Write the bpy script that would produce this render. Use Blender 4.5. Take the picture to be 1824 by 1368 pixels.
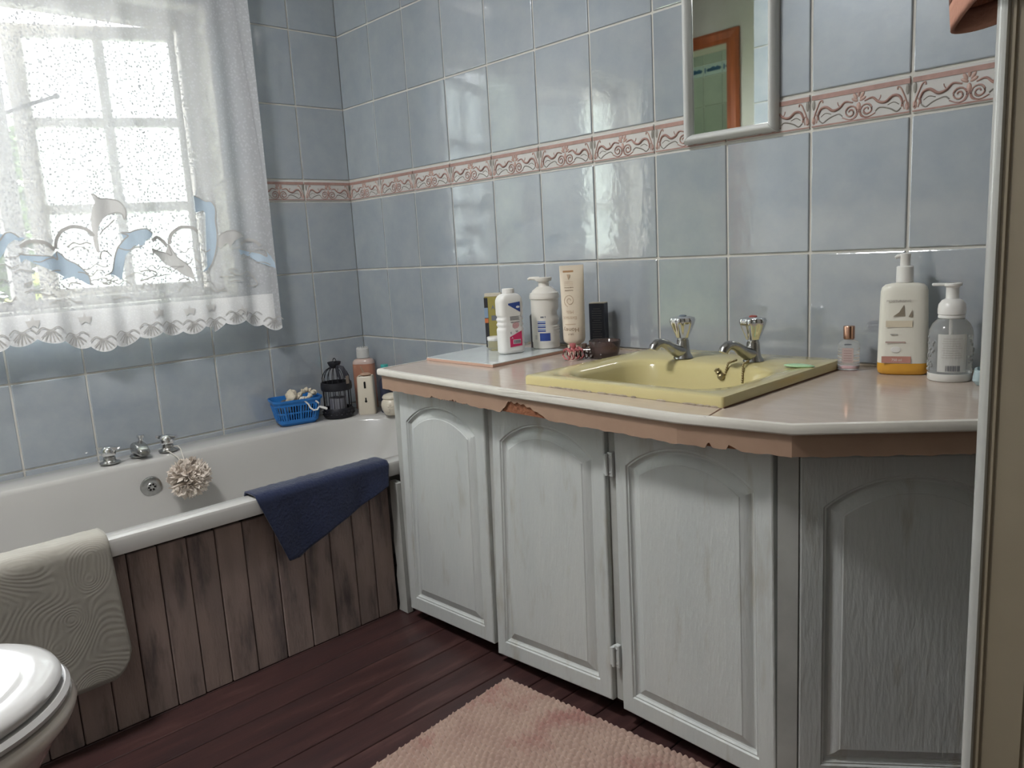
import bpy, bmesh, math, random
from mathutils import Vector, Matrix

random.seed(7)
for o in list(bpy.data.objects):
    bpy.data.objects.remove(o)
scene = bpy.context.scene
COL = scene.collection
PI = math.pi

# ------------------------------------------------------------------ camera
cam_data = bpy.data.cameras.new('camera')
cam_data.sensor_width = 36.0
cam_data.lens = 36.0 * 1376.48 / 1824.0
cam_data.clip_start = 0.02
cam = bpy.data.objects.new('camera', cam_data)
COL.objects.link(cam)
cam.location = (2.5307, -1.6121, 0.9651)
cam.rotation_euler = (1.3973, 0.0570, 0.8070)
scene.camera = cam

# ------------------------------------------------------------------ sky and light
world = bpy.data.worlds.new('sky')
scene.world = world
world.use_nodes = True
wn = world.node_tree
wn.nodes.clear()
w_out = wn.nodes.new('ShaderNodeOutputWorld')
w_bg = wn.nodes.new('ShaderNodeBackground')
w_bg.inputs['Color'].default_value = (0.90, 0.955, 1.0, 1)
w_bg.inputs['Strength'].default_value = 11.0
wn.links.new(w_bg.outputs[0], w_out.inputs[0])

# portal in the window opening, guides the sky's light into the room
pl = bpy.data.lights.new('window_portal', 'AREA')
pl.shape = 'RECTANGLE'
pl.size = 1.30
pl.size_y = 0.91
pl.cycles.is_portal = True
plo = bpy.data.objects.new('window_portal', pl)
COL.objects.link(plo)
plo.location = (-0.20, -1.127, 1.32)
plo.rotation_euler = Matrix(((0, 0, -1), (1, 0, 0), (0, -1, 0))).to_euler()   # local -Z looks along +X

# added fill lights (one in this room, one in the room behind the doorway)
def fill_light(name, loc, size, watts, color):
    l = bpy.data.lights.new(name, 'AREA')
    l.shape = 'DISK'
    l.size = size
    l.energy = watts
    l.color = color
    o = bpy.data.objects.new(name, l)
    COL.objects.link(o)
    o.location = loc
    return o
fill_light('room_fill_light', (1.15, -1.62, 2.33), 0.36, 12.5, (1.0, 0.985, 0.965))
fill_light('next_room_fill_light', (-0.5, -2.75, 2.40), 0.30, 2.0, (1.0, 0.97, 0.9))

scene.view_settings.view_transform = 'Standard'
scene.view_settings.look = 'None'
scene.view_settings.gamma = 1.0
scene.view_settings.use_curve_mapping = False
scene.view_settings.exposure = 1.30

# ------------------------------------------------------------------ materials
MATS = {}
def mat(name, color, rough=0.5, metal=0.0, var=0.0, vscale=8.0, color2=None, bump=0.0, bscale=60.0,
        stretch=(1, 1, 1), trans=0.0, ior=1.45, spec=0.5, coat=0.0, perobj=False, sss=0.0, alpha=1.0,
        blotch=None, bl_scale=3.0, bl_lo=0.5, bl_hi=0.65, sheen=0.0):
    """Principled material with object-space noise for colour variation, optional second blotch colour, and bump."""
    if name in MATS:
        return MATS[name]
    m = bpy.data.materials.new(name)
    m.use_nodes = True
    nt = m.node_tree
    b = nt.nodes['Principled BSDF']
    b.inputs['Roughness'].default_value = rough
    b.inputs['Metallic'].default_value = metal
    b.inputs['IOR'].default_value = ior
    b.inputs['Transmission Weight'].default_value = trans
    b.inputs['Specular IOR Level'].default_value = spec
    b.inputs['Coat Weight'].default_value = coat
    b.inputs['Alpha'].default_value = alpha
    if sheen:
        b.inputs['Sheen Weight'].default_value = sheen
    if sss:
        b.inputs['Subsurface Weight'].default_value = sss
        b.inputs['Subsurface Radius'].default_value = (0.01, 0.01, 0.01)
    c = tuple(color) + (1,)
    b.inputs['Base Color'].default_value = c
    tc = nt.nodes.new('ShaderNodeTexCoord')
    mp = nt.nodes.new('ShaderNodeMapping')
    mp.inputs['Scale'].default_value = stretch
    nt.links.new(tc.outputs['Object'], mp.inputs['Vector'])
    vec = mp.outputs['Vector']
    if perobj:
        oi = nt.nodes.new('ShaderNodeObjectInfo')
        mul = nt.nodes.new('ShaderNodeMath'); mul.operation = 'MULTIPLY'
        mul.inputs[1].default_value = 37.0
        nt.links.new(oi.outputs['Random'], mul.inputs[0])
        add = nt.nodes.new('ShaderNodeVectorMath'); add.operation = 'ADD'
        nt.links.new(vec, add.inputs[0])
        nt.links.new(mul.outputs[0], add.inputs[1])
        vec = add.outputs[0]
    col_out = None
    if var > 0 or color2:
        n = nt.nodes.new('ShaderNodeTexNoise')
        n.inputs['Scale'].default_value = vscale
        n.inputs['Detail'].default_value = 6
        n.inputs['Roughness'].default_value = 0.6
        nt.links.new(vec, n.inputs['Vector'])
        r = nt.nodes.new('ShaderNodeValToRGB')
        r.color_ramp.elements[0].position = 0.3
        r.color_ramp.elements[1].position = 0.7
        c2 = color2 if color2 else tuple(x * (1 - var) for x in color)
        r.color_ramp.elements[0].color = tuple(c2) + (1,)
        r.color_ramp.elements[1].color = c
        nt.links.new(n.outputs['Fac'], r.inputs['Fac'])
        col_out = r.outputs['Color']
        if perobj:
            hs = nt.nodes.new('ShaderNodeHueSaturation')
            mr = nt.nodes.new('ShaderNodeMapRange')
            mr.inputs['To Min'].default_value = 0.97
            mr.inputs['To Max'].default_value = 1.03
            nt.links.new(oi.outputs['Random'], mr.inputs['Value'])
            nt.links.new(mr.outputs[0], hs.inputs['Value'])
            nt.links.new(col_out, hs.inputs['Color'])
            col_out = hs.outputs['Color']
    if blotch:
        n2 = nt.nodes.new('ShaderNodeTexNoise')
        n2.inputs['Scale'].default_value = bl_scale
        n2.inputs['Detail'].default_value = 8
        n2.inputs['Roughness'].default_value = 0.62
        nt.links.new(vec, n2.inputs['Vector'])
        mr2 = nt.nodes.new('ShaderNodeMapRange')
        mr2.inputs['From Min'].default_value = bl_lo
        mr2.inputs['From Max'].default_value = bl_hi
        nt.links.new(n2.outputs['Fac'], mr2.inputs['Value'])
        mx = nt.nodes.new('ShaderNodeMix'); mx.data_type = 'RGBA'
        nt.links.new(mr2.outputs[0], mx.inputs['Factor'])
        if col_out:
            nt.links.new(col_out, mx.inputs['A'])
        else:
            mx.inputs['A'].default_value = c
        mx.inputs['B'].default_value = tuple(blotch) + (1,)
        col_out = mx.outputs['Result']
    if col_out:
        nt.links.new(col_out, b.inputs['Base Color'])
    if bump > 0:
        n3 = nt.nodes.new('ShaderNodeTexNoise')
        n3.inputs['Scale'].default_value = bscale
        n3.inputs['Detail'].default_value = 3
        nt.links.new(vec, n3.inputs['Vector'])
        bp = nt.nodes.new('ShaderNodeBump')
        bp.inputs['Strength'].default_value = bump
        bp.inputs['Distance'].default_value = 0.004
        nt.links.new(n3.outputs['Fac'], bp.inputs['Height'])
        nt.links.new(bp.outputs['Normal'], b.inputs['Normal'])
    MATS[name] = m
    return m

def node(m, t):
    return m.node_tree.nodes.new(t)

# ------------------------------------------------------------------ mesh building
class MB:
    def __init__(self):
        self.v = []
        self.f = []

    def add(self, v, f):
        k = len(self.v)
        self.v += [tuple(p) for p in v]
        self.f += [tuple(i + k for i in q) for q in f]
        return self

    def box(self, x0, x1, y0, y1, z0, z1):
        v = [(x0, y0, z0), (x1, y0, z0), (x1, y1, z0), (x0, y1, z0), (x0, y0, z1), (x1, y0, z1), (x1, y1, z1), (x0, y1, z1)]
        f = [(3, 2, 1, 0), (4, 5, 6, 7), (0, 1, 5, 4), (1, 2, 6, 5), (2, 3, 7, 6), (3, 0, 4, 7)]
        return self.add(v, f)

    def rbox(self, x0, x1, y0, y1, z0, z1, b=0.003, seg=2):
        bm = bmesh.new()
        t = MB().box(x0, x1, y0, y1, z0, z1)
        vs = [bm.verts.new(p) for p in t.v]
        for q in t.f:
            bm.faces.new([vs[i] for i in q])
        bmesh.ops.bevel(bm, geom=list(bm.edges), offset=b, segments=seg, profile=0.5, affect='EDGES')
        bm.verts.index_update()
        v = [tuple(p.co) for p in bm.verts]
        f = [tuple(p.index for p in q.verts) for q in bm.faces]
        bm.free()
        return self.add(v, f)

    def loft(self, loops, cap0=True, cap1=True, closed=True):
        n = len(loops[0])
        v = [p for l in loops for p in l]
        f = []
        for k in range(len(loops) - 1):
            for i in range(n if closed else n - 1):
                j = (i + 1) % n
                f.append((k * n + i, k * n + j, (k + 1) * n + j, (k + 1) * n + i))
        if cap0:
            f.append(tuple(reversed(range(n))))
        if cap1:
            f.append(tuple((len(loops) - 1) * n + i for i in range(n)))
        return self.add(v, f)

    def lathe(self, prof, n=28, c=(0, 0), axis='z', org=(0, 0, 0), sx=1.0, sy=1.0):
        loops = []
        for r, h in prof:
            l = []
            for i in range(n):
                a = 2 * PI * i / n
                p = (c[0] + max(r, 1e-5) * math.cos(a) * sx, c[1] + max(r, 1e-5) * math.sin(a) * sy, h)
                if axis == 'x':
                    p = (org[0] + p[2], org[1] + p[0], org[2] + p[1])
                elif axis == 'y':
                    p = (org[0] + p[1], org[1] + p[2], org[2] + p[0])
                l.append(p)
            loops.append(l)
        return self.loft(loops)

    def tube(self, path, r, n=8, closed=False, flat=None):
        P = [Vector(p) for p in path]
        m = len(P)
        loops = []
        up = Vector((0, 0, 1))
        for i in range(m):
            if closed:
                t = (P[(i + 1) % m] - P[i - 1])
            else:
                t = P[min(i + 1, m - 1)] - P[max(i - 1, 0)]
            if t.length < 1e-9:
                t = Vector((1, 0, 0))
            t.normalize()
            a = up.cross(t)
            if a.length < 0.05:
                a = Vector((1, 0, 0)).cross(t)
            a.normalize()
            b = t.cross(a)
            rr = r[i] if isinstance(r, (list, tuple)) else r
            loops.append([tuple(P[i] + (a * math.cos(2 * PI * k / n) + b * math.sin(2 * PI * k / n)) * rr) for k in range(n)])
        if closed:
            loops.append(loops[0])
            return self.loft(loops, False, False)
        return self.loft(loops)

    def ell(self, c, rx, ry, rz, n=16, m=10):
        loops = []
        for j in range(m + 1):
            a = -PI / 2 + PI * j / m
            cr = max(math.cos(a), 1e-4)
            loops.append([(c[0] + rx * cr * math.cos(2 * PI * i / n), c[1] + ry * cr * math.sin(2 * PI * i / n), c[2] + rz * math.sin(a)) for i in range(n)])
        return self.loft(loops)

    def prism(self, poly, z0, z1):
        n = len(poly)
        return self.loft([[(p[0], p[1], z0) for p in poly], [(p[0], p[1], z1) for p in poly]])

    def xf(self, M):
        self.v = [tuple(M @ Vector(p)) for p in self.v]
        return self

    def mesh(self, name, m, smooth=None):
        me = bpy.data.meshes.new(name)
        me.from_pydata(self.v, [], self.f)
        bm = bmesh.new()
        bm.from_mesh(me)
        bmesh.ops.recalc_face_normals(bm, faces=bm.faces)
        bm.to_mesh(me)
        bm.free()
        me.materials.append(m)
        if smooth:
            for p in me.polygons:
                p.use_smooth = True
            me.set_sharp_from_angle(angle=math.radians(smooth))
        return me

    def build(self, name, m, parent=None, smooth=None, loc=None, rot=None):
        return obj(name, self.mesh(name, m, smooth), parent, loc, rot)

def obj(name, me, parent=None, loc=None, rot=None):
    o = bpy.data.objects.new(name, me)
    COL.objects.link(o)
    if parent:
        o.parent = parent
    if loc:
        o.location = loc
    if rot:
        o.rotation_euler = rot
    return o

def tag(o, label, cat, group=None, kind=None):
    o['label'] = label
    if cat:
        o['category'] = cat
    if group:
        o['group'] = group
    if kind:
        o['kind'] = kind
    return o

def thing(name, label, cat, loc=(0, 0, 0), rz=0.0, group=None, kind=None):
    o = bpy.data.objects.new(name, None)
    COL.objects.link(o)
    o.empty_display_size = 0.05
    o.location = loc
    o.rotation_euler = (0, 0, rz)
    return tag(o, label, cat, group, kind)

def rr(x0, x1, y0, y1, r, n=8, z=0.0):
    """rounded-rectangle loop, counter-clockwise, 4*n points"""
    out = []
    for cx, cy, a0 in ((x1 - r, y1 - r, 0), (x0 + r, y1 - r, PI / 2), (x0 + r, y0 + r, PI), (x1 - r, y0 + r, 1.5 * PI)):
        for i in range(n):
            a = a0 + PI / 2 * i / (n - 1)
            out.append((cx + r * math.cos(a), cy + r * math.sin(a), z))
    return out

def text_mesh(s, size, m, depth=0.0002, align='CENTER', bold=False):
    cu = bpy.data.curves.new('lettering', 'FONT')
    cu.body = s
    cu.size = size
    cu.align_x = align
    cu.align_y = 'CENTER'
    cu.extrude = depth
    if bold:
        cu.offset = size * 0.02
    cu.resolution_u = 3
    t = bpy.data.objects.new('lettering', cu)
    COL.objects.link(t)
    dg = bpy.context.evaluated_depsgraph_get()
    me = bpy.data.meshes.new_from_object(t.evaluated_get(dg))
    bpy.data.objects.remove(t)
    bpy.data.curves.remove(cu)
    me.materials.clear()
    me.materials.append(m)
    return me

def text_on_front(parent, s, size, m, x, y, z, flip=False, name='lettering', bold=False, rz=0.0):
    """lettering standing upright on a face that looks along local -Y"""
    me = text_mesh(s, size, m, bold=bold)
    o = obj(name, me, parent, (x, y, z), (PI / 2, PI if flip else 0, rz))
    return o

def decal(parent, name, pts, y, m, th=0.0004):
    """thin printed patch on a face that looks along local -Y; pts are (x, z)"""
    mb = MB()
    mb.loft([[(p[0], y, p[1]) for p in pts], [(p[0], y - th, p[1]) for p in pts]])
    return mb.build(name, m, parent)

def rect(x0, x1, z0, z1):
    return [(x0, z0), (x1, z0), (x1, z1), (x0, z1)]

# ------------------------------------------------------------------ palette
M_TILE = mat('blue_wall_tile', (0.375, 0.405, 0.435), 0.07, color2=(0.315, 0.355, 0.40), vscale=14, ior=2.1, bump=0.075, bscale=55, perobj=True)
M_GROUT = mat('cream_grout', (0.66, 0.645, 0.60), 0.9, var=0.12, vscale=14)
M_IVORY = mat('border_ivory', (0.60, 0.585, 0.57), 0.2, var=0.06, perobj=True)
M_PINK = mat('border_pink', (0.45, 0.275, 0.24), 0.3, var=0.25, vscale=40)
M_ROSE = mat('border_rose', (0.54, 0.36, 0.31), 0.3, var=0.25, vscale=40)
M_GREYREL = mat('border_grey', (0.30, 0.28, 0.25), 0.3, var=0.2, vscale=40)
M_PLASTER = mat('cream_plaster', (0.50, 0.485, 0.43), 0.9, var=0.08, bump=0.15, bscale=40)
M_REVEAL = mat('reveal_plaster', (0.72, 0.68, 0.60), 0.85, var=0.1, vscale=20, bump=0.4, bscale=90)
M_CEIL = mat('ceiling_white', (0.84, 0.84, 0.82), 0.95)
M_WINFRAME = mat('window_paint', (0.60, 0.55, 0.50), 0.6, var=0.12, vscale=12)
M_FLOOR = mat('red_brown_board', (0.070, 0.031, 0.029), 0.36, color2=(0.040, 0.022, 0.023), vscale=5, stretch=(6, 0.8, 1), bump=0.06, bscale=25, perobj=True,
              blotch=(0.10, 0.052, 0.048), bl_scale=5, bl_lo=0.55, bl_hi=0.75)
M_DARK = mat('dark_gap', (0.012, 0.010, 0.010), 0.9)
M_DOORWOOD = mat('red_wood', (0.36, 0.10, 0.035), 0.4, color2=(0.24, 0.06, 0.02), vscale=6, stretch=(5, 5, 0.7))
M_GREEN = mat('green_wall_tile', (0.27, 0.32, 0.265), 0.2, color2=(0.23, 0.28, 0.235), vscale=8, perobj=True)
M_GREENGROUT = mat('pale_green_grout', (0.42, 0.46, 0.38), 0.9)
M_BORDERBLUE = mat('blue_motif', (0.03, 0.09, 0.16), 0.3)
M_WHITE = mat('white_plastic', (0.80, 0.79, 0.76), 0.3)
M_CHROME = mat('chrome', (0.72, 0.72, 0.73), 0.12, 1.0)
M_DULLCHROME = mat('worn_chrome', (0.50, 0.50, 0.49), 0.25, 1.0, var=0.3, vscale=60)

# ------------------------------------------------------------------ the room
RW, CEIL = 3.10, 2.42
BACK = -1.95           # tiled wall behind the toilet
REC = -2.20            # plastered wall with the doorway
TP = 0.003             # tile face stands this proud of the reference plane
ZR = [0.1701, 0.4201, 0.6701, 0.9201, 1.1701, 1.2450, 1.495, 1.745, 1.995, 2.245, CEIL]
PW = 0.1956
XS = [0.0] + [0.1982 + PW * k for k in range(15)]
YS = [0.0] + [-(0.1898 + PW * k) for k in range(10)]
WIN = (-1.78, -0.475, 0.865, 1.776)      # y0,y1,z0,z1 of the window opening
G = 0.0028                                # half joint

wall_right = MB().box(-0.15, RW + 0.15, 0.001, 0.15, 0, CEIL).build('wall_right', M_GROUT)
tag(wall_right, 'blue tiled wall behind the sink counter', 'wall', kind='structure')
wl = MB()
wl.box(-0.15, -0.001, -1.86, WIN[0], 0, CEIL)
wl.box(-0.15, -0.001, WIN[1], 0.0, 0, CEIL)
wl.box(-0.15, -0.001, WIN[0], WIN[1], 0, WIN[2])
wl.box(-0.15, -0.001, WIN[0], WIN[1], WIN[3], CEIL)
wall_left = wl.build('wall_left', M_GROUT)
tag(wall_left, 'blue tiled wall with the net curtained window above the bath', 'wall', kind='structure')
wb = MB().box(0.56, RW + 0.15, -2.35, BACK - 0.001, 0, CEIL).build('wall_back', M_GROUT)
tag(wb, 'tiled wall behind the toilet', 'wall', kind='structure')
wd = MB()
wd.box(0.28, 0.56, REC - 0.12, REC, 0, CEIL)
wd.box(-0.75, -0.42, REC - 0.12, REC, 0, CEIL)
wd.box(-0.42, 0.28, REC - 0.12, REC, 1.95, CEIL)
wd.box(-0.75, -0.60, REC, -1.86, 0, CEIL)
wd.box(-0.75, -0.15, -1.86, -1.71, 0, CEIL)
wdo = wd.build('wall_doorway', M_PLASTER)
tag(wdo, 'plain cream wall around the wooden doorway', 'wall', kind='structure')
we = MB().box(RW, RW + 0.15, -2.35, 0.0, 0, CEIL).build('wall_far', M_PLASTER)
tag(we, 'plain cream wall beside the open door', 'wall', kind='structure')
ce = MB().box(-0.75, RW + 0.15, -2.35, 0.15, CEIL, CEIL + 0.05).build('ceiling', M_CEIL)
tag(ce, 'plain white ceiling', 'ceiling', kind='structure')

# floor: boards run along the bath
fl = MB().box(-0.75, RW + 0.15, -3.5, 0.0, -0.06, -0.022).build('floor', M_DARK)
tag(fl, 'dark red brown floor of painted boards', 'floor', kind='structure')
bw = 0.0895
fb = MB().rbox(-bw / 2 + 0.0012, bw / 2 - 0.0012, -1.94, -0.001, -0.022, 0.0, 0.0015, 1).mesh('floorboard', M_FLOOR)
x = 0.8365 + bw / 2 - bw * 10
while x < RW:
    if x > 0.045:
        obj('floorboard', fb, fl, (x, 0, 0))
    x += bw

# wall tiles -------------------------------------------------------
TILE_CACHE = {}
def tile_mesh(w, h, m, name='tile'):
    k = (round(w, 4), round(h, 4), m.name)
    if k not in TILE_CACHE:
        b = min(0.0022, w * 0.2, h * 0.2)
        mb = MB().rbox(-w / 2, w / 2, -TP, TP, -h / 2, h / 2, b, 2)
        TILE_CACHE[k] = mb.mesh(name, m)
    return TILE_CACHE[k]

def subtract(r, hole):
    a0, a1, b0, b1 = r
    h0, h1, k0, k1 = hole
    if a1 <= h0 or a0 >= h1 or b1 <= k0 or b0 >= k1:
        return [r]
    out = []
    if b0 < k0:
        out.append((a0, a1, b0, k0))
    if b1 > k1:
        out.append((a0, a1, k1, b1))
    z0, z1 = max(b0, k0), min(b1, k1)
    if a0 < h0:
        out.append((a0, h0, z0, z1))
    if a1 > h1:
        out.append((h1, a1, z0, z1))
    return out

def put_tile(parent, plane, r, m=M_TILE, name='tile'):
    a0, a1, b0, b1 = r
    w, h = a1 - a0 - 2 * G, b1 - b0 - 2 * G
    if w < 0.008 or h < 0.006:
        return None
    me = tile_mesh(w, h, m, name)
    ca, cb = (a0 + a1) / 2, (b0 + b1) / 2
    if plane == 'S':
        return obj(name, me, parent, (ca, 0, cb))
    if plane == 'L':
        return obj(name, me, parent, (0, ca, cb), (0, 0, PI / 2))
    if plane == 'B':
        return obj(name, me, parent, (ca, BACK, cb))

# border tile with moulded scrolls (relief drawn once, shared by every border tile)
BW, BH = PW - 2 * G, 0.0749 - 2 * G
def relief_parts():
    W, H = BW, BH
    fy = -TP - 0.0002
    def P(pts):
        return [((x - 0.5) * W, fy, (z - 0.5) * H) for x, z in pts]
    def smooth_path(pts, k=5):
        V = [Vector((p[0], p[1], 0)) for p in pts]
        out = []
        for i in range(len(V) - 1):
            p0 = V[max(i - 1, 0)]; p1 = V[i]; p2 = V[i + 1]; p3 = V[min(i + 2, len(V) - 1)]
            for j in range(k):
                t = j / k
                q = 0.5 * ((2 * p1) + (p2 - p0) * t + (2 * p0 - 5 * p1 + 4 * p2 - p3) * t * t + (3 * p1 - p0 - 3 * p2 + p3) * t * t * t)
                out.append((q.x, q.y))
        out.append((V[-1].x, V[-1].y))
        return out
    pink, rose, grey = MB(), MB(), MB()
    # rope line along the top and thin line at the foot
    pink.box(-W / 2, W / 2, fy - 0.0012, 0, (0.80 - 0.5) * H, (0.93 - 0.5) * H)
    pink.box(-W / 2, W / 2, fy - 0.0006, 0, (0.035 - 0.5) * H, (0.075 - 0.5) * H)
    def mir(pts, s):
        return pts if s > 0 else [(1 - a, b) for a, b in pts]
    ar = W / H
    for s in (1, -1):
        # spiral volute beside the middle
        sp = []
        for i in range(26):
            a = -PI / 2 + 2 * PI * 1.75 * i / 25
            r = 0.21 * (1 - i / 30)
            sp.append((0.415 + r * math.cos(a) / ar, 0.30 + r * math.sin(a)))
        pink.tube(P(mir(sp, s)), 0.0017, 5)
        sp2 = [(p[0] + 0.006, p[1] - 0.02) for p in sp[6:22]]
        grey.tube(P(mir(sp2, s)), 0.0010, 4)
        # flowing vine to the edge
        vine = smooth_path([(0.44, 0.55), (0.36, 0.60), (0.30, 0.46), (0.23, 0.42), (0.16, 0.55), (0.10, 0.52), (0.07, 0.36), (0.075, 0.22)])
        n = len(vine)
        pink.tube(P(mir(vine, s)), [0.0016 + 0.0014 * math.sin(PI * i / (n - 1)) for i in range(n)], 6)
        thorn = smooth_path([(0.31, 0.47), (0.285, 0.56), (0.28, 0.63)])
        pink.tube(P(mir(thorn, s)), 0.0010, 5)
        leaf = smooth_path([(0.08, 0.20), (0.12, 0.12), (0.17, 0.20), (0.22, 0.26), (0.29, 0.30), (0.33, 0.22)])
        grey.tube(P(mir(leaf, s)), 0.0014, 5)
        low = smooth_path([(0.10, 0.30), (0.15, 0.38), (0.21, 0.33)])
        grey.tube(P(mir(low, s)), 0.0009, 4)
        foot = smooth_path([(0.33, 0.18), (0.40, 0.10), (0.47, 0.14), (0.495, 0.30)])
        pink.tube(P(mir(foot, s)), 0.0013, 5)
        # acanthus at the tile edge: curled tendril, grey leaf, pink foot
        ten = smooth_path([(0.012, 0.16), (0.030, 0.36), (0.058, 0.56), (0.085, 0.72), (0.112, 0.76), (0.118, 0.69)])
        rose.tube(P(mir(ten, s)), [0.0026, 0.0026] + [0.0016] * (len(ten) - 2), 6)
        grey.ell(P(mir([(0.020, 0.66)], s))[0], 0.0035, 0.0012, 0.0105, 8, 6)
        rose.ell(P(mir([(0.022, 0.22)], s))[0], 0.0040, 0.0012, 0.0080, 8, 6)
        ten2 = smooth_path([(0.014, 0.30), (0.045, 0.38), (0.06, 0.28), (0.05, 0.14)])
        rose.tube(P(mir(ten2, s)), 0.0012, 5)
    # palmette in the middle
    for a, l in ((-62, 0.20), (-32, 0.30), (0, 0.36), (32, 0.30), (62, 0.20)):
        ra = math.radians(a)
        q = (0.5 + math.sin(ra) * l * 0.62 / ar, 0.56 + math.cos(ra) * l * 0.62)
        e = MB().ell((0, 0, 0), 0.0034, 0.0014, 0.0072, 8, 6)
        pp = P([q])[0]
        e.xf(Matrix.Translation(pp) @ Matrix.Rotation(ra, 4, 'Y'))
        rose.add(e.v, e.f)
    e = MB().ell(P([(0.5, 0.42)])[0], 0.0044, 0.0016, 0.0085, 8, 6)
    rose.add(e.v, e.f)
    return pink.mesh('scroll_relief', M_PINK, 60), rose.mesh('palmette_relief', M_ROSE, 60), grey.mesh('leaf_relief', M_GREYREL, 60)

REL = relief_parts()
def put_border(parent, plane, r):
    t = put_tile(parent, plane, r, M_IVORY, 'border_tile')
    if t is None:
        return
    w = r[1] - r[0]
    for me in REL:
        o = obj(me.name, me, t)
        if plane == 'L':
            o.rotation_euler = (0, 0, 0)
        if abs(w - PW) > 0.003:
            o.scale = ((w - 2 * G) / BW, 1, 1)

# sink wall
for i in range(len(XS) - 1):
    for j in range(len(ZR) - 1):
        a0, a1, b0, b1 = XS[i], min(XS[i + 1], RW), ZR[j], ZR[j + 1]
        if j == 4:
            put_border(wall_right, 'S', (a0, a1, b0, b1))
        elif j == 0 or (j == 1 and a0 > 0.8):
            continue
        elif j == 2 and a0 > 0.9:
            put_tile(wall_right, 'S', (a0, a1, 0.688, b1))
        else:
            put_tile(wall_right, 'S', (a0, a1, b0, b1))
# window wall (tile local -Y must look along +X: rotate by +90 degrees)
hole = (WIN[0] - 0.002, WIN[1] + 0.002, WIN[2] - 0.002, WIN[3] + 0.002)
for i in range(len(YS) - 1):
    for j in range(len(ZR) - 1):
        a0, a1, b0, b1 = YS[i + 1], YS[i], ZR[j], ZR[j + 1]
        a0 = max(a0, -1.86)
        if j == 0:
            b0 = 0.35
        parts = subtract((a0, a1, b0, b1), hole)
        for r in parts:
            full = abs((r[1] - r[0]) - (YS[i] - YS[i + 1])) < 1e-4 and abs((r[3] - r[2]) - (ZR[j + 1] - ZR[j])) < 1e-4
            if j == 4:
                if full:
                    put_border(wall_left, 'L', r)
                else:
                    put_tile(wall_left, 'L', r, M_IVORY, 'border_tile')
            else:
                put_tile(wall_left, 'L', r)
# wall behind the toilet, only the stretch the mirror shows
for i in range(6):
    for z0 in (1.08, 1.33, 1.58, 1.83, 2.08):
        a0 = 0.56 + PW * i
        t = put_tile(wb, 'B', (a0, a0 + PW, z0, z0 + 0.25))
        t.rotation_euler = (0, 0, PI)

# doorway with red wooden frame, green tiled room beyond
tr = MB()
tr.loft([[(-0.485, REC + 0.001, 0), (-0.42, REC + 0.001, 0), (-0.42, REC + 0.022, 0), (-0.44, REC + 0.016, 0), (-0.47, REC + 0.022, 0), (-0.485, REC + 0.012, 0)],
         [(-0.485, REC + 0.001, 2.015), (-0.42, REC + 0.001, 1.95), (-0.42, REC + 0.022, 1.95), (-0.44, REC + 0.016, 1.97), (-0.47, REC + 0.022, 2.00), (-0.485, REC + 0.012, 2.015)],
         [(0.345, REC + 0.001, 2.015), (0.28, REC + 0.001, 1.95), (0.28, REC + 0.022, 1.95), (0.30, REC + 0.016, 1.97), (0.33, REC + 0.022, 2.00), (0.345, REC + 0.012, 2.015)],
         [(0.345, REC + 0.001, 0), (0.28, REC + 0.001, 0), (0.28, REC + 0.022, 0), (0.30, REC + 0.016, 0), (0.33, REC + 0.022, 0), (0.345, REC + 0.012, 0)]])
tro = tr.build('trim_1', M_DOORWOOD)
tag(tro, 'red brown wooden door frame seen in the mirror', 'door frame', kind='structure')
gw = MB()
gw.box(-1.6, 0.9, -3.52, -3.401, 0, 2.5)
gw.box(-1.7, -1.6, -3.52, REC - 0.12, 0, 2.5)
gw.box(0.9, 1.0, -3.52, REC - 0.15, 0, 2.5)
gw.box(-1.7, 1.0, -3.52, REC - 0.12, 2.42, 2.5)
gw.box(-1.7, -0.75, REC - 0.12, REC, 0, 2.5)
gw.box(-0.75, 0.56, REC - 0.12, REC, 2.42, 2.5)
gwo = gw.build('wall_green_room', M_GREENGROUT)
tag(gwo, 'green tiled wall of the room beyond the doorway', 'wall', kind='structure')
gt = MB().rbox(-0.0730, 0.0730, -0.002, 0.003, -0.0985, 0.0985, 0.0015, 1).mesh('green_tile', M_GREEN)
gs = MB().rbox(-0.0730, 0.0730, -0.002, 0.003, -0.038, 0.038, 0.0015, 1).mesh('green_border_tile', mat('pale_border', (0.30, 0.38, 0.36), 0.2))
def motif():
    m = MB()
    m.box(-0.045, 0.060, 0.003, 0.0036, -0.012, 0.010)
    m.box(-0.052, 0.066, 0.003, 0.0036, -0.004, 0.004)
    m.ell((-0.062, 0.003, 0), 0.007, 0.001, 0.02, 8, 6)
    m.ell((0.0, 0.003, 0.006), 0.02, 0.001, 0.012, 10, 6)
    m.ell((0.036, 0.003, 0.004), 0.016, 0.001, 0.013, 10, 6)
    return m.mesh('blue_motif', M_BORDERBLUE)
gm = motif()
for i in range(9):
    xg = -1.18 + 0.15 * i + 0.0245
    for zc in (1.375, 1.575, 1.775, 1.975):
        obj('green_tile', gt, gwo, (xg, -3.4, zc))
    for zc in (2.255, ):
        obj('green_tile', gt, gwo, (xg, -3.4, zc))
    b = obj('green_border_tile', gs, gwo, (xg, -3.4, 2.115))
    obj('blue_motif', gm, b)

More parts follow.
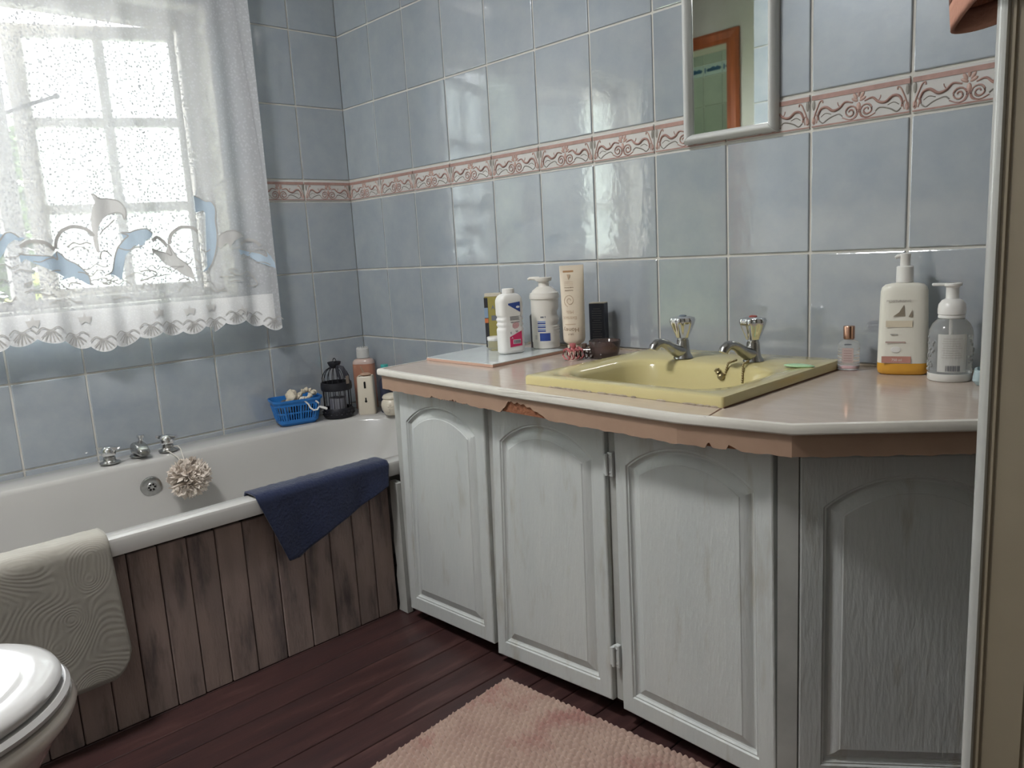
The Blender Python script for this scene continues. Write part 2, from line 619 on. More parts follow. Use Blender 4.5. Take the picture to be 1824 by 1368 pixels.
# ------------------------------------------------------------------ window
win = thing('window_1', 'white painted casement window with frosted panes, right sash pushed open', 'window', kind='structure')
y0, y1, z0, z1 = WIN
rv = MB()
t = 0.004
rv.box(-0.15, 0.004, y1 - 0.0005, y1 - t, z0, z1)
rv.box(-0.15, 0.004, y0 + t, y0 + 0.0005, z0, z1)
rv.box(-0.15, 0.004, y0 + t, y1 - t, z1 - t, z1 - 0.0005)
rv.build('reveal', M_REVEAL, win)
MB().rbox(-0.15, 0.020, y0 - 0.0, y1 + 0.0, z0 - 0.014, z0 + 0.004, 0.004, 2).build('window_sill', M_REVEAL, win)
FX0, FX1 = -0.16, -0.10
fr = MB()
fr.rbox(FX0, FX1, y1 - 0.050, y1 - 0.004, z0 + 0.004, z1 - 0.004, 0.003)
fr.build('jamb', M_WINFRAME, win)
MB().rbox(FX0, FX1, y0 + 0.004, y0 + 0.050, z0 + 0.004, z1 - 0.004, 0.003).build('jamb', M_WINFRAME, win)
MB().rbox(FX0, FX1, y0 + 0.050, y1 - 0.050, z1 - 0.048, z1 - 0.004, 0.003).build('frame_head', M_WINFRAME, win)
MB().rbox(FX0, FX1, y0 + 0.050, y1 - 0.050, z0 + 0.004, z0 + 0.030, 0.003).build('frame_foot', M_WINFRAME, win)
MB().rbox(FX0, FX1, -1.098, -1.046, z0 + 0.030, z1 - 0.048, 0.003).build('mullion', M_WINFRAME, win)

M_PANE = bpy.data.materials.new('frosted_pane')
M_PANE.use_nodes = True
nt = M_PANE.node_tree
nt.nodes.clear()
o_ = nt.nodes.new('ShaderNodeOutputMaterial')
tp = nt.nodes.new('ShaderNodeBsdfTransparent'); tp.inputs[0].default_value = (0.93, 0.96, 0.95, 1)
tl = nt.nodes.new('ShaderNodeBsdfTranslucent'); tl.inputs[0].default_value = (0.93, 0.96, 0.95, 1)
gl = nt.nodes.new('ShaderNodeBsdfGlossy'); gl.inputs['Roughness'].default_value = 0.25
m1 = nt.nodes.new('ShaderNodeMixShader'); m1.inputs[0].default_value = 0.55
m2 = nt.nodes.new('ShaderNodeMixShader'); m2.inputs[0].default_value = 0.06
nt.links.new(tp.outputs[0], m1.inputs[1]); nt.links.new(tl.outputs[0], m1.inputs[2])
nt.links.new(m1.outputs[0], m2.inputs[1]); nt.links.new(gl.outputs[0], m2.inputs[2])
nt.links.new(m2.outputs[0], o_.inputs[0])
MATS['frosted_pane'] = M_PANE

def casement(name, loc, rz, width, flip):
    """sash in local space: hinge edge at x=0, runs along +x; local y is its thickness"""
    c = bpy.data.objects.new(name, None)
    COL.objects.link(c)
    c.parent = win
    c.location = loc
    c.rotation_euler = (0, 0, rz)
    zt, zb = 1.7205, 0.868
    th = 0.019
    xs = [0.0, 0.020, 0.2085, 0.2365, 0.430, 0.484] if width is None else width
    zs = [zb, 0.919, 1.1531, 1.1819, 1.4188, 1.4463, 1.683, zt]
    for a, b in ((xs[0], xs[1]), (xs[2], xs[3]), (xs[4], xs[5])):
        MB().rbox(a, b, -th, th, zb, zt, 0.003, 1).build('stile' if (a, b) != (xs[2], xs[3]) else 'glazing_bar', M_WINFRAME, c)
    for a, b in ((xs[1], xs[2]), (xs[3], xs[4])):
        for k in (0, 2, 4, 6):
            MB().rbox(a, b, -th * 0.9, th * 0.9, zs[k], zs[k + 1], 0.003, 1).build('rail' if k in (0, 6) else 'glazing_bar', M_WINFRAME, c)
        for k in (1, 3, 5):
            MB().box(a, b, -0.0015, 0.0015, zs[k], zs[k + 1]).build('pane', M_PANE, c)
    return c
# open sash: hinge near the right reveal, swung outwards by 23.6 degrees
th_ = 0.4116
sash = casement('casement', (-0.12 + 0.022 * math.sin(th_), -0.56 + 0.022 * math.cos(th_), 0), math.atan2(-math.cos(th_), -math.sin(th_)), None, False)
# second sash on the left half stands further open
sash2 = casement('casement', (-0.12, -1.715, 0), math.radians(135), None, False)
# stay bar of the open sash and its catch
M_IRON = mat('dark_iron', (0.05, 0.05, 0.05), 0.5, 0.6)
MB().tube([(0.36, 0.03, 1.505), (0.42, 0.035, 1.485), (0.60, 0.05, 1.415)], 0.0055, 8).ell((0.355, 0.03, 1.507), 0.010, 0.008, 0.009, 8, 6).build('stay_bar', M_IRON, sash)
MB().rbox(0.385, 0.475, -0.034, -0.022, 1.198, 1.211, 0.002, 1).build('sash_catch', M_IRON, sash)

# ------------------------------------------------------------------ outside
M_LEAF = mat('tree_leaf', (0.13, 0.20, 0.07), 0.7, var=0.4, vscale=3)
M_LIME = mat('lime_leaf', (0.40, 0.46, 0.10), 0.7, var=0.3, vscale=4)
M_BARK = mat('bark', (0.12, 0.09, 0.06), 0.9)
M_LAWN = mat('garden_ground', (0.30, 0.33, 0.20), 0.95, var=0.3, vscale=1.5)
gr = MB().box(-14, -0.15, -12, 12, -1.05, -1.0).build('ground_outside', M_LAWN)
tag(gr, 'garden ground outside the window', 'ground', kind='structure')
def leafy(name, label, loc, rx, rz, n, m, trunk_h, leaf):
    t = thing(name, label, 'tree' if trunk_h > 0.5 else 'shrub', loc)
    rnd = random.Random(hash(name) % 1000 if False else len(label))
    mb = MB()
    for i in range(n):
        u = rnd.uniform(-1, 1); a = rnd.uniform(0, 2 * PI); r = rnd.uniform(0.55, 1.0) ** 0.5
        s = math.sqrt(1 - u * u)
        p = Vector((rx * r * s * math.cos(a), rx * r * s * math.sin(a), trunk_h + rz + rz * r * u))
        q = Matrix.Rotation(rnd.uniform(0, 6.28), 4, 'Z') @ Matrix.Rotation(rnd.uniform(0, 3.14), 4, 'X')
        L = leaf * rnd.uniform(0.6, 1.2)
        v = [p + q @ Vector(k) for k in ((0, 0, 0), (L * .5, L * .28, 0.02 * L), (L, 0, 0), (L * .5, -L * .28, 0.02 * L))]
        mb.add(v, [(0, 1, 2, 3)])
    f = mb.build('foliage', m, t)
    f['kind'] = 'stuff'
    MB().tube([(0, 0, 0), (0.03, 0.02, trunk_h * 0.6), (0, 0, trunk_h + rz)], [0.10 * rx + 0.02, 0.07 * rx + 0.015, 0.02], 8).build('trunk', M_BARK, t)
    return t
leafy('garden_tree', 'dark green tree in the garden outside the open window', (-7.6, 1.05, -1.0), 1.15, 1.25, 2600, M_LEAF, 1.3, 0.24)
leafy('garden_shrub', 'yellow green shrub in the garden below the tree', (-4.6, 0.25, -1.0), 0.75, 0.88, 1800, M_LIME, 0.25, 0.14)

# ------------------------------------------------------------------ net curtain
def curtain_x(y, z):
    d = max(0.0, min(1.0, (1.95 - z) / 1.15))
    amp = 0.005 + 0.009 * d
    return 0.072 + amp * (math.sin(y * 47 + 0.6 * math.sin(z * 2)) * 0.6 + math.sin(y * 23.0 + 1.3 + z * 0.5) * 0.55 + 0.25 * math.sin(y * 90 + z))

def curtain_edge(y):
    return 0.0

M_NET = bpy.data.materials.new('net_curtain')
M_NET.use_nodes = True
def net_shader(m, base, dots, tint, stuff_scale=110.0):
    nt = m.node_tree
    nt.nodes.clear()
    out = nt.nodes.new('ShaderNodeOutputMaterial')
    tr_ = nt.nodes.new('ShaderNodeBsdfTransparent')
    df = nt.nodes.new('ShaderNodeBsdfDiffuse'); df.inputs[0].default_value = tint
    tl_ = nt.nodes.new('ShaderNodeBsdfTranslucent'); tl_.inputs[0].default_value = tint
    mix1 = nt.nodes.new('ShaderNodeMixShader'); mix1.inputs[0].default_value = 0.04
    nt.links.new(df.outputs[0], mix1.inputs[1]); nt.links.new(tl_.outputs[0], mix1.inputs[2])
    tc = nt.nodes.new('ShaderNodeTexCoord')
    vo = nt.nodes.new('ShaderNodeTexVoronoi'); vo.inputs['Scale'].default_value = stuff_scale
    nt.links.new(tc.outputs['Object'], vo.inputs['Vector'])
    mr = nt.nodes.new('ShaderNodeMapRange')
    mr.inputs['From Min'].default_value = 0.28; mr.inputs['From Max'].default_value = 0.42
    mr.inputs['To Min'].default_value = dots; mr.inputs['To Max'].default_value = base
    nt.links.new(vo.outputs['Distance'], mr.inputs['Value'])
    mix2 = nt.nodes.new('ShaderNodeMixShader')
    nt.links.new(mr.outputs[0], mix2.inputs[0])
    nt.links.new(tr_.outputs[0], mix2.inputs[1]); nt.links.new(mix1.outputs[0], mix2.inputs[2])
    nt.links.new(mix2.outputs[0], out.inputs[0])
net_shader(M_NET, 0.86, 1.0, (0.59, 0.60, 0.625, 1))
M_LACE = bpy.data.materials.new('lace_border'); M_LACE.use_nodes = True
net_shader(M_LACE, 0.93, 1.0, (0.90, 0.90, 0.91, 1), 160)
M_DOL = bpy.data.materials.new('lace_grey'); M_DOL.use_nodes = True
net_shader(M_DOL, 0.985, 1.0, (0.78, 0.77, 0.76, 1), 200)
M_DOLB = bpy.data.materials.new('lace_blue'); M_DOLB.use_nodes = True
net_shader(M_DOLB, 0.985, 1.0, (0.60, 0.72, 0.84, 1), 200)
M_LINE = bpy.data.materials.new('lace_outline'); M_LINE.use_nodes = True
net_shader(M_LINE, 0.99, 1.0, (0.56, 0.55, 0.54, 1), 200)

curtain = thing('net_curtain', 'white net curtain with woven dolphins hanging over the window', 'curtain', (0, 0, 0))
CY0, CY1, CTOP, CHEM = -1.27, -0.365, 1.955, 0.862
def sheet(za_f, zb_f, nz, name, m):
    ny = 300
    v, f = [], []
    for i in range(ny + 1):
        y = CY0 + (CY1 - CY0) * i / ny
        a, b = za_f(y), zb_f(y)
        for j in range(nz + 1):
            z = a + (b - a) * j / nz
            v.append((curtain_x(y, z), y, z))
    for i in range(ny):
        for j in range(nz):
            k = i * (nz + 1) + j
            f.append((k, k + nz + 1, k + nz + 2, k + 1))
    return MB().add(v, f).build(name, m, curtain, 180)
def hem(y):
    s = abs(math.sin((y + 0.36) * PI / 0.067))
    w = 0.765 + 0.018 * math.sin(y * 9.0) + 0.012 * math.sin(y * 23 + 1) + (0.012 if y < -0.6 else -0.008)
    return w - 0.014 * s ** 0.7
sheet(lambda y: CHEM, lambda y: CTOP, 40, 'net', M_NET)
sheet(hem, lambda y: CHEM, 8, 'lace_hem', M_LACE)
# right edge turned over as a narrow double hem
v, f = [], []
for j in range(41):
    z = hem(CY1) + 0.01 + (CTOP - hem(CY1) - 0.01) * j / 40
    lean = 0.055 * max(0, (z - 1.0) / 0.95) ** 1.2
    v += [(curtain_x(CY1 - lean, z) + 0.002, CY1 - lean - 0.001, z), (curtain_x(CY1 - lean - 0.022, z) + 0.002, CY1 - lean - 0.022, z)]
for j in range(40):
    f.append((2 * j, 2 * j + 1, 2 * j + 3, 2 * j + 2))
MB().add(v, f).build('side_hem', M_NET, curtain, 180)

def motif_on_curtain(poly, name, m, off=0.003, cuts=3):
    bm = bmesh.new()
    vs = [bm.verts.new((0, a, b)) for a, b in poly]
    fc = bm.faces.new(vs)
    bmesh.ops.triangulate(bm, faces=[fc])
    bmesh.ops.subdivide_edges(bm, edges=list(bm.edges), cuts=cuts, use_grid_fill=True)
    for q in bm.verts:
        q.co.x = curtain_x(q.co.y, q.co.z) + off
    me = bpy.data.meshes.new(name)
    bm.to_mesh(me)
    bm.free()
    me.materials.append(m)
    return obj(name, me, curtain)
def ribbon(pts, w, name, m, off=0.0035):
    V = []
    P = [Vector(p) for p in pts]
    Q = []
    for i in range(len(P) - 1):
        p0 = P[max(i - 1, 0)]; p1 = P[i]; p2 = P[i + 1]; p3 = P[min(i + 2, len(P) - 1)]
        for j in range(6):
            t = j / 6
            Q.append(0.5 * ((2 * p1) + (p2 - p0) * t + (2 * p0 - 5 * p1 + 4 * p2 - p3) * t * t + (3 * p1 - p0 - 3 * p2 + p3) * t ** 3))
    Q.append(P[-1])
    v, f = [], []
    for i, q in enumerate(Q):
        d = Q[min(i + 1, len(Q) - 1)] - Q[max(i - 1, 0)]
        if d.length < 1e-9:
            d = Vector((1, 0))
        d.normalize()
        nrm = Vector((-d.y, d.x)) * w / 2
        for s in (1, -1):
            r = q + nrm * s
            v.append((curtain_x(r.x, r.y) + off, r.x, r.y))
    for i in range(len(Q) - 1):
        f.append((2 * i, 2 * i + 1, 2 * i + 3, 2 * i + 2))
    return MB().add(v, f).build(name, m, curtain, 180)
DOLPHINS = [
    [(-1.109,1.028),(-1.097,1.024),(-1.061,1.020),(-1.031,1.016),(-1.016,1.007),(-1.016,1.029),(-1.003,1.021),(-0.990,1.006),(-0.968,0.992),(-0.951,0.973),(-0.941,0.955),(-0.940,0.931),(-0.948,0.934),(-0.963,0.946),(-0.981,0.958),(-0.997,0.954),(-1.014,0.949),(-1.004,0.959),(-1.019,0.969),(-1.047,0.983),(-1.075,1.000),(-1.095,1.013),(-1.107,1.003),(-1.102,1.018)],
    [(-0.904,0.955),(-0.882,0.965),(-0.874,0.982),(-0.866,1.008),(-0.854,1.034),(-0.836,1.056),(-0.824,1.067),(-0.842,1.076),(-0.820,1.076),(-0.798,1.083),(-0.771,1.085),(-0.753,1.072),(-0.759,1.060),(-0.776,1.052),(-0.791,1.032),(-0.797,1.023),(-0.797,1.041),(-0.818,1.029),(-0.838,1.011),(-0.855,0.990),(-0.868,0.964),(-0.856,0.940),(-0.871,0.953),(-0.883,0.958)],
    [(-0.763,1.026),(-0.748,1.021),(-0.717,1.013),(-0.700,1.005),(-0.705,1.038),(-0.687,1.000),(-0.666,0.980),(-0.649,0.960),(-0.644,0.940),(-0.643,0.924),(-0.655,0.932),(-0.675,0.942),(-0.692,0.958),(-0.724,0.981),(-0.742,1.002),(-0.756,1.012),(-0.762,1.006)],
    [(-0.909,1.186),(-0.898,1.182),(-0.887,1.173),(-0.862,1.173),(-0.838,1.167),(-0.823,1.149),(-0.821,1.127),(-0.828,1.114),(-0.832,1.129),(-0.846,1.134),(-0.868,1.128),(-0.887,1.115),(-0.899,1.098),(-0.907,1.072),(-0.910,1.046),(-0.908,1.019),(-0.915,1.024),(-0.919,1.041),(-0.919,1.085),(-0.918,1.119),(-0.911,1.145),(-0.902,1.162)],
    [(-0.616,1.183),(-0.595,1.176),(-0.579,1.167),(-0.562,1.164),(-0.553,1.143),(-0.557,1.105),(-0.557,1.061),(-0.564,1.018),(-0.579,0.975),(-0.596,0.954),(-0.617,0.948),(-0.597,0.964),(-0.584,0.995),(-0.576,1.033),(-0.573,1.076),(-0.575,1.119),(-0.588,1.138),(-0.617,1.131),(-0.616,1.153),(-0.606,1.162)],
    [(-0.559,1.028),(-0.553,1.056),(-0.531,1.070),(-0.505,1.074),(-0.481,1.066),(-0.461,1.054),(-0.482,1.050),(-0.504,1.040),(-0.523,1.016),(-0.515,1.040),(-0.536,1.032),(-0.553,1.018)],
    [(-0.492,1.015),(-0.461,1.009),(-0.420,0.999),(-0.394,0.986),(-0.397,1.009),(-0.382,0.990),(-0.369,0.964),(-0.368,0.946),(-0.392,0.955),(-0.418,0.966),(-0.443,0.985),(-0.473,0.999),(-0.487,0.995)],
    [(-1.170,1.035),(-1.145,1.066),(-1.132,1.082),(-1.117,1.084),(-1.101,1.071),(-1.087,1.069),(-1.099,1.061),(-1.113,1.065),(-1.129,1.054),(-1.143,1.030),(-1.161,1.006)]]
WAVES = [
    [(-1.017,1.037),(-1.010,1.062),(-0.995,1.083),(-0.978,1.093),(-0.962,1.097),(-0.942,1.093),(-0.927,1.084),(-0.918,1.068)],
    [(-1.103,1.045),(-1.081,1.058),(-1.055,1.057),(-1.034,1.048),(-1.021,1.033)],
    [(-0.703,1.038),(-0.699,1.056),(-0.692,1.070),(-0.676,1.082),(-0.661,1.088),(-0.633,1.085),(-0.618,1.073)],
    [(-0.758,1.049),(-0.739,1.060),(-0.722,1.050),(-0.710,1.033)],
    [(-0.480,1.029),(-0.457,1.041),(-0.431,1.040),(-0.411,1.022)],
    [(-0.910,1.002),(-0.903,1.023),(-0.887,1.023),(-0.876,1.009)],
    [(-0.901,1.071),(-0.891,1.084),(-0.872,1.097),(-0.853,1.114)],
    [(-0.985,1.040),(-0.968,1.052),(-0.953,1.047),(-0.936,1.051),(-0.925,1.046)],
    [(-0.805,0.960),(-0.778,0.963),(-0.757,0.952),(-0.782,0.940),(-0.809,0.933)],
    [(-0.902,0.939),(-0.890,0.941),(-0.895,0.930),(-0.912,0.933)],
    [(-0.532,0.943),(-0.502,0.931),(-0.459,0.939),(-0.432,0.896),(-0.475,0.894)],
    [(-1.108,0.945),(-1.089,0.950),(-1.098,0.940),(-1.109,0.941)],
    [(-0.997,0.928),(-0.987,0.941),(-0.964,0.935)],
    [(-0.692,0.925),(-0.672,0.933),(-0.659,0.922),(-0.679,0.914)]]
STARS = [(-1.102,0.839),(-0.968,0.836),(-0.767,0.836),(-0.670,0.832),(-0.603,0.838),(-0.503,0.816),(-1.035,0.841),(-0.723,0.835)]
for i, d in enumerate(DOLPHINS):
    motif_on_curtain(d, 'dolphin_motif', M_DOLB if i in (1, 4, 6, 0, 7) else M_DOL)
    ribbon(d[:len(d) // 2], 0.0035, 'dolphin_outline', M_LINE)
for i, w in enumerate(WAVES):
    ribbon(w, 0.010 if i < 5 else 0.004, 'wave_motif', M_LINE)
# the wave foam: ragged squiggles between the dolphins
rnd = random.Random(3)
for i in range(46):
    y = -1.24 + 0.81 * (i + rnd.random()) / 46
    z = rnd.uniform(0.885, 1.035)
    n = rnd.randint(3, 5)
    ribbon([(y + 0.016 * k, z + rnd.uniform(-0.009, 0.009)) for k in range(n)], 0.0028, 'foam_motif', M_LINE)
# the pattern goes on past the left edge of the picture
motif_on_curtain([(a - 0.375, b) for a, b in DOLPHINS[1]], 'dolphin_motif', M_DOLB)
def star(c, r):
    return [(c[0] + (r if i % 2 == 0 else r * 0.38) * math.sin(PI * i / 5), c[1] + (r if i % 2 == 0 else r * 0.38) * math.cos(PI * i / 5)) for i in range(10)]
for c in STARS[:6] + [(-1.2, 0.838)]:
    motif_on_curtain(star(c, 0.019), 'starfish_motif', M_DOL, cuts=1)
k = 0
while True:
    yc = -0.36 - 0.067 * (k + 0.5)
    if yc < -1.22:
        break
    zc = hem(yc)
    for a in (-50, -30, -10, 10, 30, 50):
        ra = math.radians(a)
        L = 0.040
        p0 = (yc + math.sin(ra) * 0.008, zc + 0.036)
        p1 = (yc + math.sin(ra) * L * 0.78, zc + 0.040 - math.cos(ra) * L * 0.86)
        ribbon([p0, ((p0[0] + p1[0]) / 2, (p0[1] + p1[1]) / 2), p1], 0.0032, 'shell_motif', M_LINE)
    ribbon([(yc - 0.033, zc + 0.034), (yc - 0.018, zc + 0.046), (yc, zc + 0.038), (yc + 0.018, zc + 0.046), (yc + 0.033, zc + 0.034)], 0.003, 'shell_motif', M_LINE)
    k += 1
rod = thing('curtain_rod', 'white rod the net curtain hangs from, above the window', 'curtain rod', (0, 0, 0))
MB().tube([(0.072, -1.84, 1.945), (0.072, -0.33, 1.945)], 0.009, 12).build('pole', M_WHITE, rod, 60)
for yy in (-1.835, -0.335):
    MB().box(0.0, 0.075, yy - 0.008, yy + 0.008, 1.935, 1.955).build('bracket', M_WHITE, rod)

# ------------------------------------------------------------------ bath
M_TUB = mat('bath_acrylic', (0.51, 0.50, 0.485), 0.16, var=0.05, vscale=4, coat=0.2)
TX1, TY0 = 0.862, -1.76
def rimz(x):
    return 0.4045 + (0.4285 - 0.4045) * x / TX1
def tub_loop(x0, x1, y0, y1, r, dz):
    return [(p[0], p[1], rimz(p[0]) + dz) for p in rr(x0, x1, y0, y1, r, 12)]
bath = thing('bathtub', 'cream white built-in bath under the window', 'bathtub', (0, 0, 0))
tb = MB()
e0, e1 = 0.004, -0.004
IX0, IX1, IY0, IY1 = 0.158, 0.800, -1.62, -0.060
loops = [tub_loop(e0 + 0.012, TX1 - 0.014, TY0 + 0.012, e1 - 0.012, 0.012, -0.042),
         tub_loop(e0, TX1 - 0.002, TY0, e1, 0.012, -0.038),
         tub_loop(e0, TX1, TY0, e1, 0.012, -0.008),
         tub_loop(e0 + 0.002, TX1 - 0.003, TY0 + 0.003, e1 - 0.002, 0.012, -0.002),
         tub_loop(e0 + 0.008, TX1 - 0.010, TY0 + 0.010, e1 - 0.008, 0.012, 0.0),
         tub_loop(IX0 - 0.010, IX1 + 0.010, IY0 - 0.010, IY1 + 0.010, 0.29, 0.0),
         tub_loop(IX0 - 0.003, IX1 + 0.003, IY0 - 0.003, IY1 + 0.003, 0.285, -0.003),
         tub_loop(IX0 + 0.003, IX1 - 0.003, IY0 + 0.003, IY1 - 0.004, 0.28, -0.014),
         tub_loop(IX0 + 0.014, IX1 - 0.014, IY0 + 0.03, IY1 - 0.045, 0.25, -0.09),
         tub_loop(IX0 + 0.032, IX1 - 0.032, IY0 + 0.06, IY1 - 0.13, 0.21, -0.20),
         tub_loop(IX0 + 0.055, IX1 - 0.055, IY0 + 0.09, IY1 - 0.22, 0.17, -0.30),
         tub_loop(IX0 + 0.085, IX1 - 0.085, IY0 + 0.12, IY1 - 0.28, 0.15, -0.335),
         tub_loop(IX0 + 0.13, IX1 - 0.13, IY0 + 0.17, IY1 - 0.34, 0.11, -0.345)]
tb.loft(loops, False, True)
tb.build('shell', M_TUB, bath, 40)
def faced(cx, cy, cz):
    return Matrix.Translation((cx, cy, cz)) @ Matrix.Rotation(math.radians(8), 4, 'Y')
ov = MB().lathe([(0.0, 0.006), (0.012, 0.0062), (0.014, 0.004), (0.022, 0.0050), (0.029, 0.003), (0.0305, -0.004)], 32, axis='x')
ov.xf(faced(0.1755, -0.888, 0.333))
ovo = ov.build('overflow_plate', M_DULLCHROME, bath, 40)
hs = MB()
for k in range(6):
    a = 2 * PI * k / 6
    e = MB().lathe([(0.0, 0.0), (0.0034, 0.0), (0.0034, 0.0068), (0.0, 0.0068)], 10, axis='x', org=(0, 0.0085 * math.cos(a), 0.0085 * math.sin(a)))
    hs.add(e.v, e.f)
hs.xf(faced(0.1755, -0.888, 0.333))
hs.build('overflow_holes', M_DARK, ovo)

# timber front of the bath: single boards
M_BOARD = mat('bath_board', (0.37, 0.28, 0.25), 0.75, color2=(0.26, 0.205, 0.19), vscale=6, stretch=(4, 4, 0.8), bump=0.25, bscale=60, perobj=True,
              blotch=(0.13, 0.105, 0.105), bl_scale=5.5, bl_lo=0.50, bl_hi=0.68)
bp = thing('bath_surround', 'worn brown timber boards closing off the front of the bath', 'bath surround', (0, 0, 0))
seams = [-0.4975, -0.559, -0.617, -0.685, -0.769 + 0.012, -0.837 + 0.008, -0.9057, -0.9706, -1.0346, -1.0964, -1.1594]
y = -1.1594
while y > -1.74:
    y -= 0.0645
    seams.append(y)
for i in range(len(seams) - 1):
    dz = random.uniform(-0.003, 0.002)
    dx = random.uniform(-0.0012, 0.0012)
    MB().rbox(0.820, 0.834 + dx, seams[i + 1] + 0.0011, seams[i] - 0.0011, 0.001, 0.378 + dz, 0.002, 1).build('board', M_BOARD, bp)
MB().box(0.80, 0.818, -1.74, -0.503, 0.0, 0.37).build('backing', M_DARK, bp)

# ------------------------------------------------------------------ vanity cabinet
M_PAINT = mat('old_white_paint', (0.59, 0.61, 0.60), 0.38, color2=(0.53, 0.56, 0.56), vscale=4, stretch=(3, 3, 0.6), bump=0.35, bscale=45,
              blotch=(0.36, 0.33, 0.26), bl_scale=6, bl_lo=0.56, bl_hi=0.80)
M_BODY = mat('cabinet_body_paint', (0.50, 0.51, 0.49), 0.6, var=0.25, vscale=9)
FY = -0.484
cab = thing('vanity_cabinet', 'old white painted vanity cabinet with arched panel doors under the counter', 'cabinet', (0, 0, 0))
D4 = Vector((0.782, 0.623, 0))
N4 = Vector((0.623, -0.782, 0))
P4 = Vector((1.957, -0.502, 0))
q4 = P4 + D4 * 0.40 - N4 * 0.018
foot = [(0.876, -0.012), (0.876, FY), (1.950, FY), (q4.x, q4.y), (q4.x + 0.28, -0.012)]
body = MB()
body.prism(foot, 0.045, 0.632)
body.build('body', M_BODY, cab)
kick = [(0.90, -0.03), (0.90, -0.44), (1.93, -0.44), (q4.x - 0.03, q4.y + 0.04), (q4.x + 0.2, -0.03)]
MB().prism(kick, 0.0, 0.045).build('plinth', mat('plinth_brown', (0.06, 0.035, 0.028), 0.8), cab)
# side stile with chipped edge next to the bath
st = MB()
pr = [(0.836, 0.0), (0.841, 0.02), (0.837, 0.10), (0.842, 0.13), (0.838, 0.20), (0.843, 0.24), (0.840, 0.30), (0.842, 0.37)]
st.loft([[(p[0], FY - 0.012, p[1] + 0.003) for p in pr] + [(0.875, FY - 0.012, 0.37), (0.875, FY - 0.012, 0.003)],
         [(p[0], FY + 0.006, p[1] + 0.003) for p in pr] + [(0.875, FY + 0.006, 0.37), (0.875, FY + 0.006, 0.003)]])
st.build('scribe_strip', M_BODY, cab)

def arched_door(name, quad, front, parent, mg=(0.026, 0.030, 0.036, 0.026, 0.052), thick=0.018):
    """quad: BL, BR, TR, TL as (along, z); front(along, z, depth) -> world. mg: left, right, bottom, crown, spring drop"""
    W = ((quad[1][0] - quad[0][0]) + (quad[2][0] - quad[3][0])) / 2
    H = ((quad[3][1] - quad[0][1]) + (quad[2][1] - quad[1][1])) / 2
    def mp(x, z, d):
        s, t = x / W, z / H
        a = quad[0][0] * (1 - s) * (1 - t) + quad[1][0] * s * (1 - t) + quad[2][0] * s * t + quad[3][0] * (1 - s) * t
        b = quad[0][1] * (1 - s) * (1 - t) + quad[1][1] * s * (1 - t) + quad[2][1] * s * t + quad[3][1] * (1 - s) * t
        return front(a, b, d)
    xl, xr, zb = mg[0], W - mg[1], mg[2]
    crown, spring = H - mg[3], H - mg[3] - mg[4]
    cx, a = (xl + xr) / 2, (xr - xl) / 2
    rise = crown - spring
    R = (a * a + rise * rise) / (2 * rise)
    zc = crown - R
    NB, NS, NA = 6, 10, 26
    def outline(d):
        aa, RR = a - d, R - d
        zs = zc + math.sqrt(max(RR * RR - aa * aa, 0))
        pts = []
        for i in range(NB):
            pts.append((cx - aa + 2 * aa * i / NB, zb + d))
        for i in range(NS):
            pts.append((cx + aa, zb + d + (zs - zb - d) * i / NS))
        a0 = math.asin(aa / RR)
        for i in range(NA):
            t = a0 - 2 * a0 * i / NA
            pts.append((cx + RR * math.sin(t), zc + RR * math.cos(t)))
        for i in range(NS):
            pts.append((cx - aa, zs + (zb + d - zs) * i / NS))
        return pts
    def rectangle(e):
        pts = []
        for i in range(NB):
            pts.append((e + (W - 2 * e) * i / NB, e))
        for i in range(NS):
            pts.append((W - e, e + (H - 2 * e) * i / NS))
        for i in range(NA):
            pts.append((W - e - (W - 2 * e) * i / NA, H - e))
        for i in range(NS):
            pts.append((e, H - e - (H - 2 * e) * i / NS))
        return pts
    seq = [(rectangle(0.0), -thick), (rectangle(0.0), -0.003), (rectangle(0.0008), -0.0012), (rectangle(0.003), 0.0),
           (outline(0.0), 0.0), (outline(0.0022), -0.0030), (outline(0.0050), -0.0024), (outline(0.0075), -0.0065), (outline(0.0105), -0.0085), (outline(0.0130), -0.0085),
           (outline(0.0160), -0.0065), (outline(0.0230), -0.0022), (outline(0.0300), -0.0004), (outline(0.0315), 0.0008), (outline(0.034), 0.0008)]
    mb = MB()
    mb.loft([[mp(p[0], p[1], d) for p in l] for l, d in seq], True, True)
    o = mb.build(name, M_PAINT, parent, 18)
    return o
Zf = -0.502
def fr_front(a, z, d):
    return (a, Zf - d, z)
def fr_diag(s, z, d):
    p = P4 + D4 * s + N4 * d
    return (p.x, p.y, z)
DQ = [[(0.9005, 0.030), (1.2334, 0.0415), (1.2500, 0.6285), (0.9260, 0.6285)],
      [(1.2456, 0.0227), (1.5932, 0.0446), (1.5957, 0.6285), (1.2760, 0.6285)],
      [(1.6204, 0.0370), (1.9500, 0.030), (1.9433, 0.6290), (1.6203, 0.6285)]]
doors = [arched_door('door', q, fr_front, cab) for q in DQ]
doors[2]['label'] = 'arched panel door of the cabinet below the tap side of the sink'
door4 = arched_door('door', [(0.030, 0.040), (0.370, 0.040), (0.370, 0.617), (0.030, 0.617)], fr_diag, cab, (0.036, 0.036, 0.038, 0.032, 0.052))
door4['label'] = 'arched panel door on the slanting end of the cabinet'
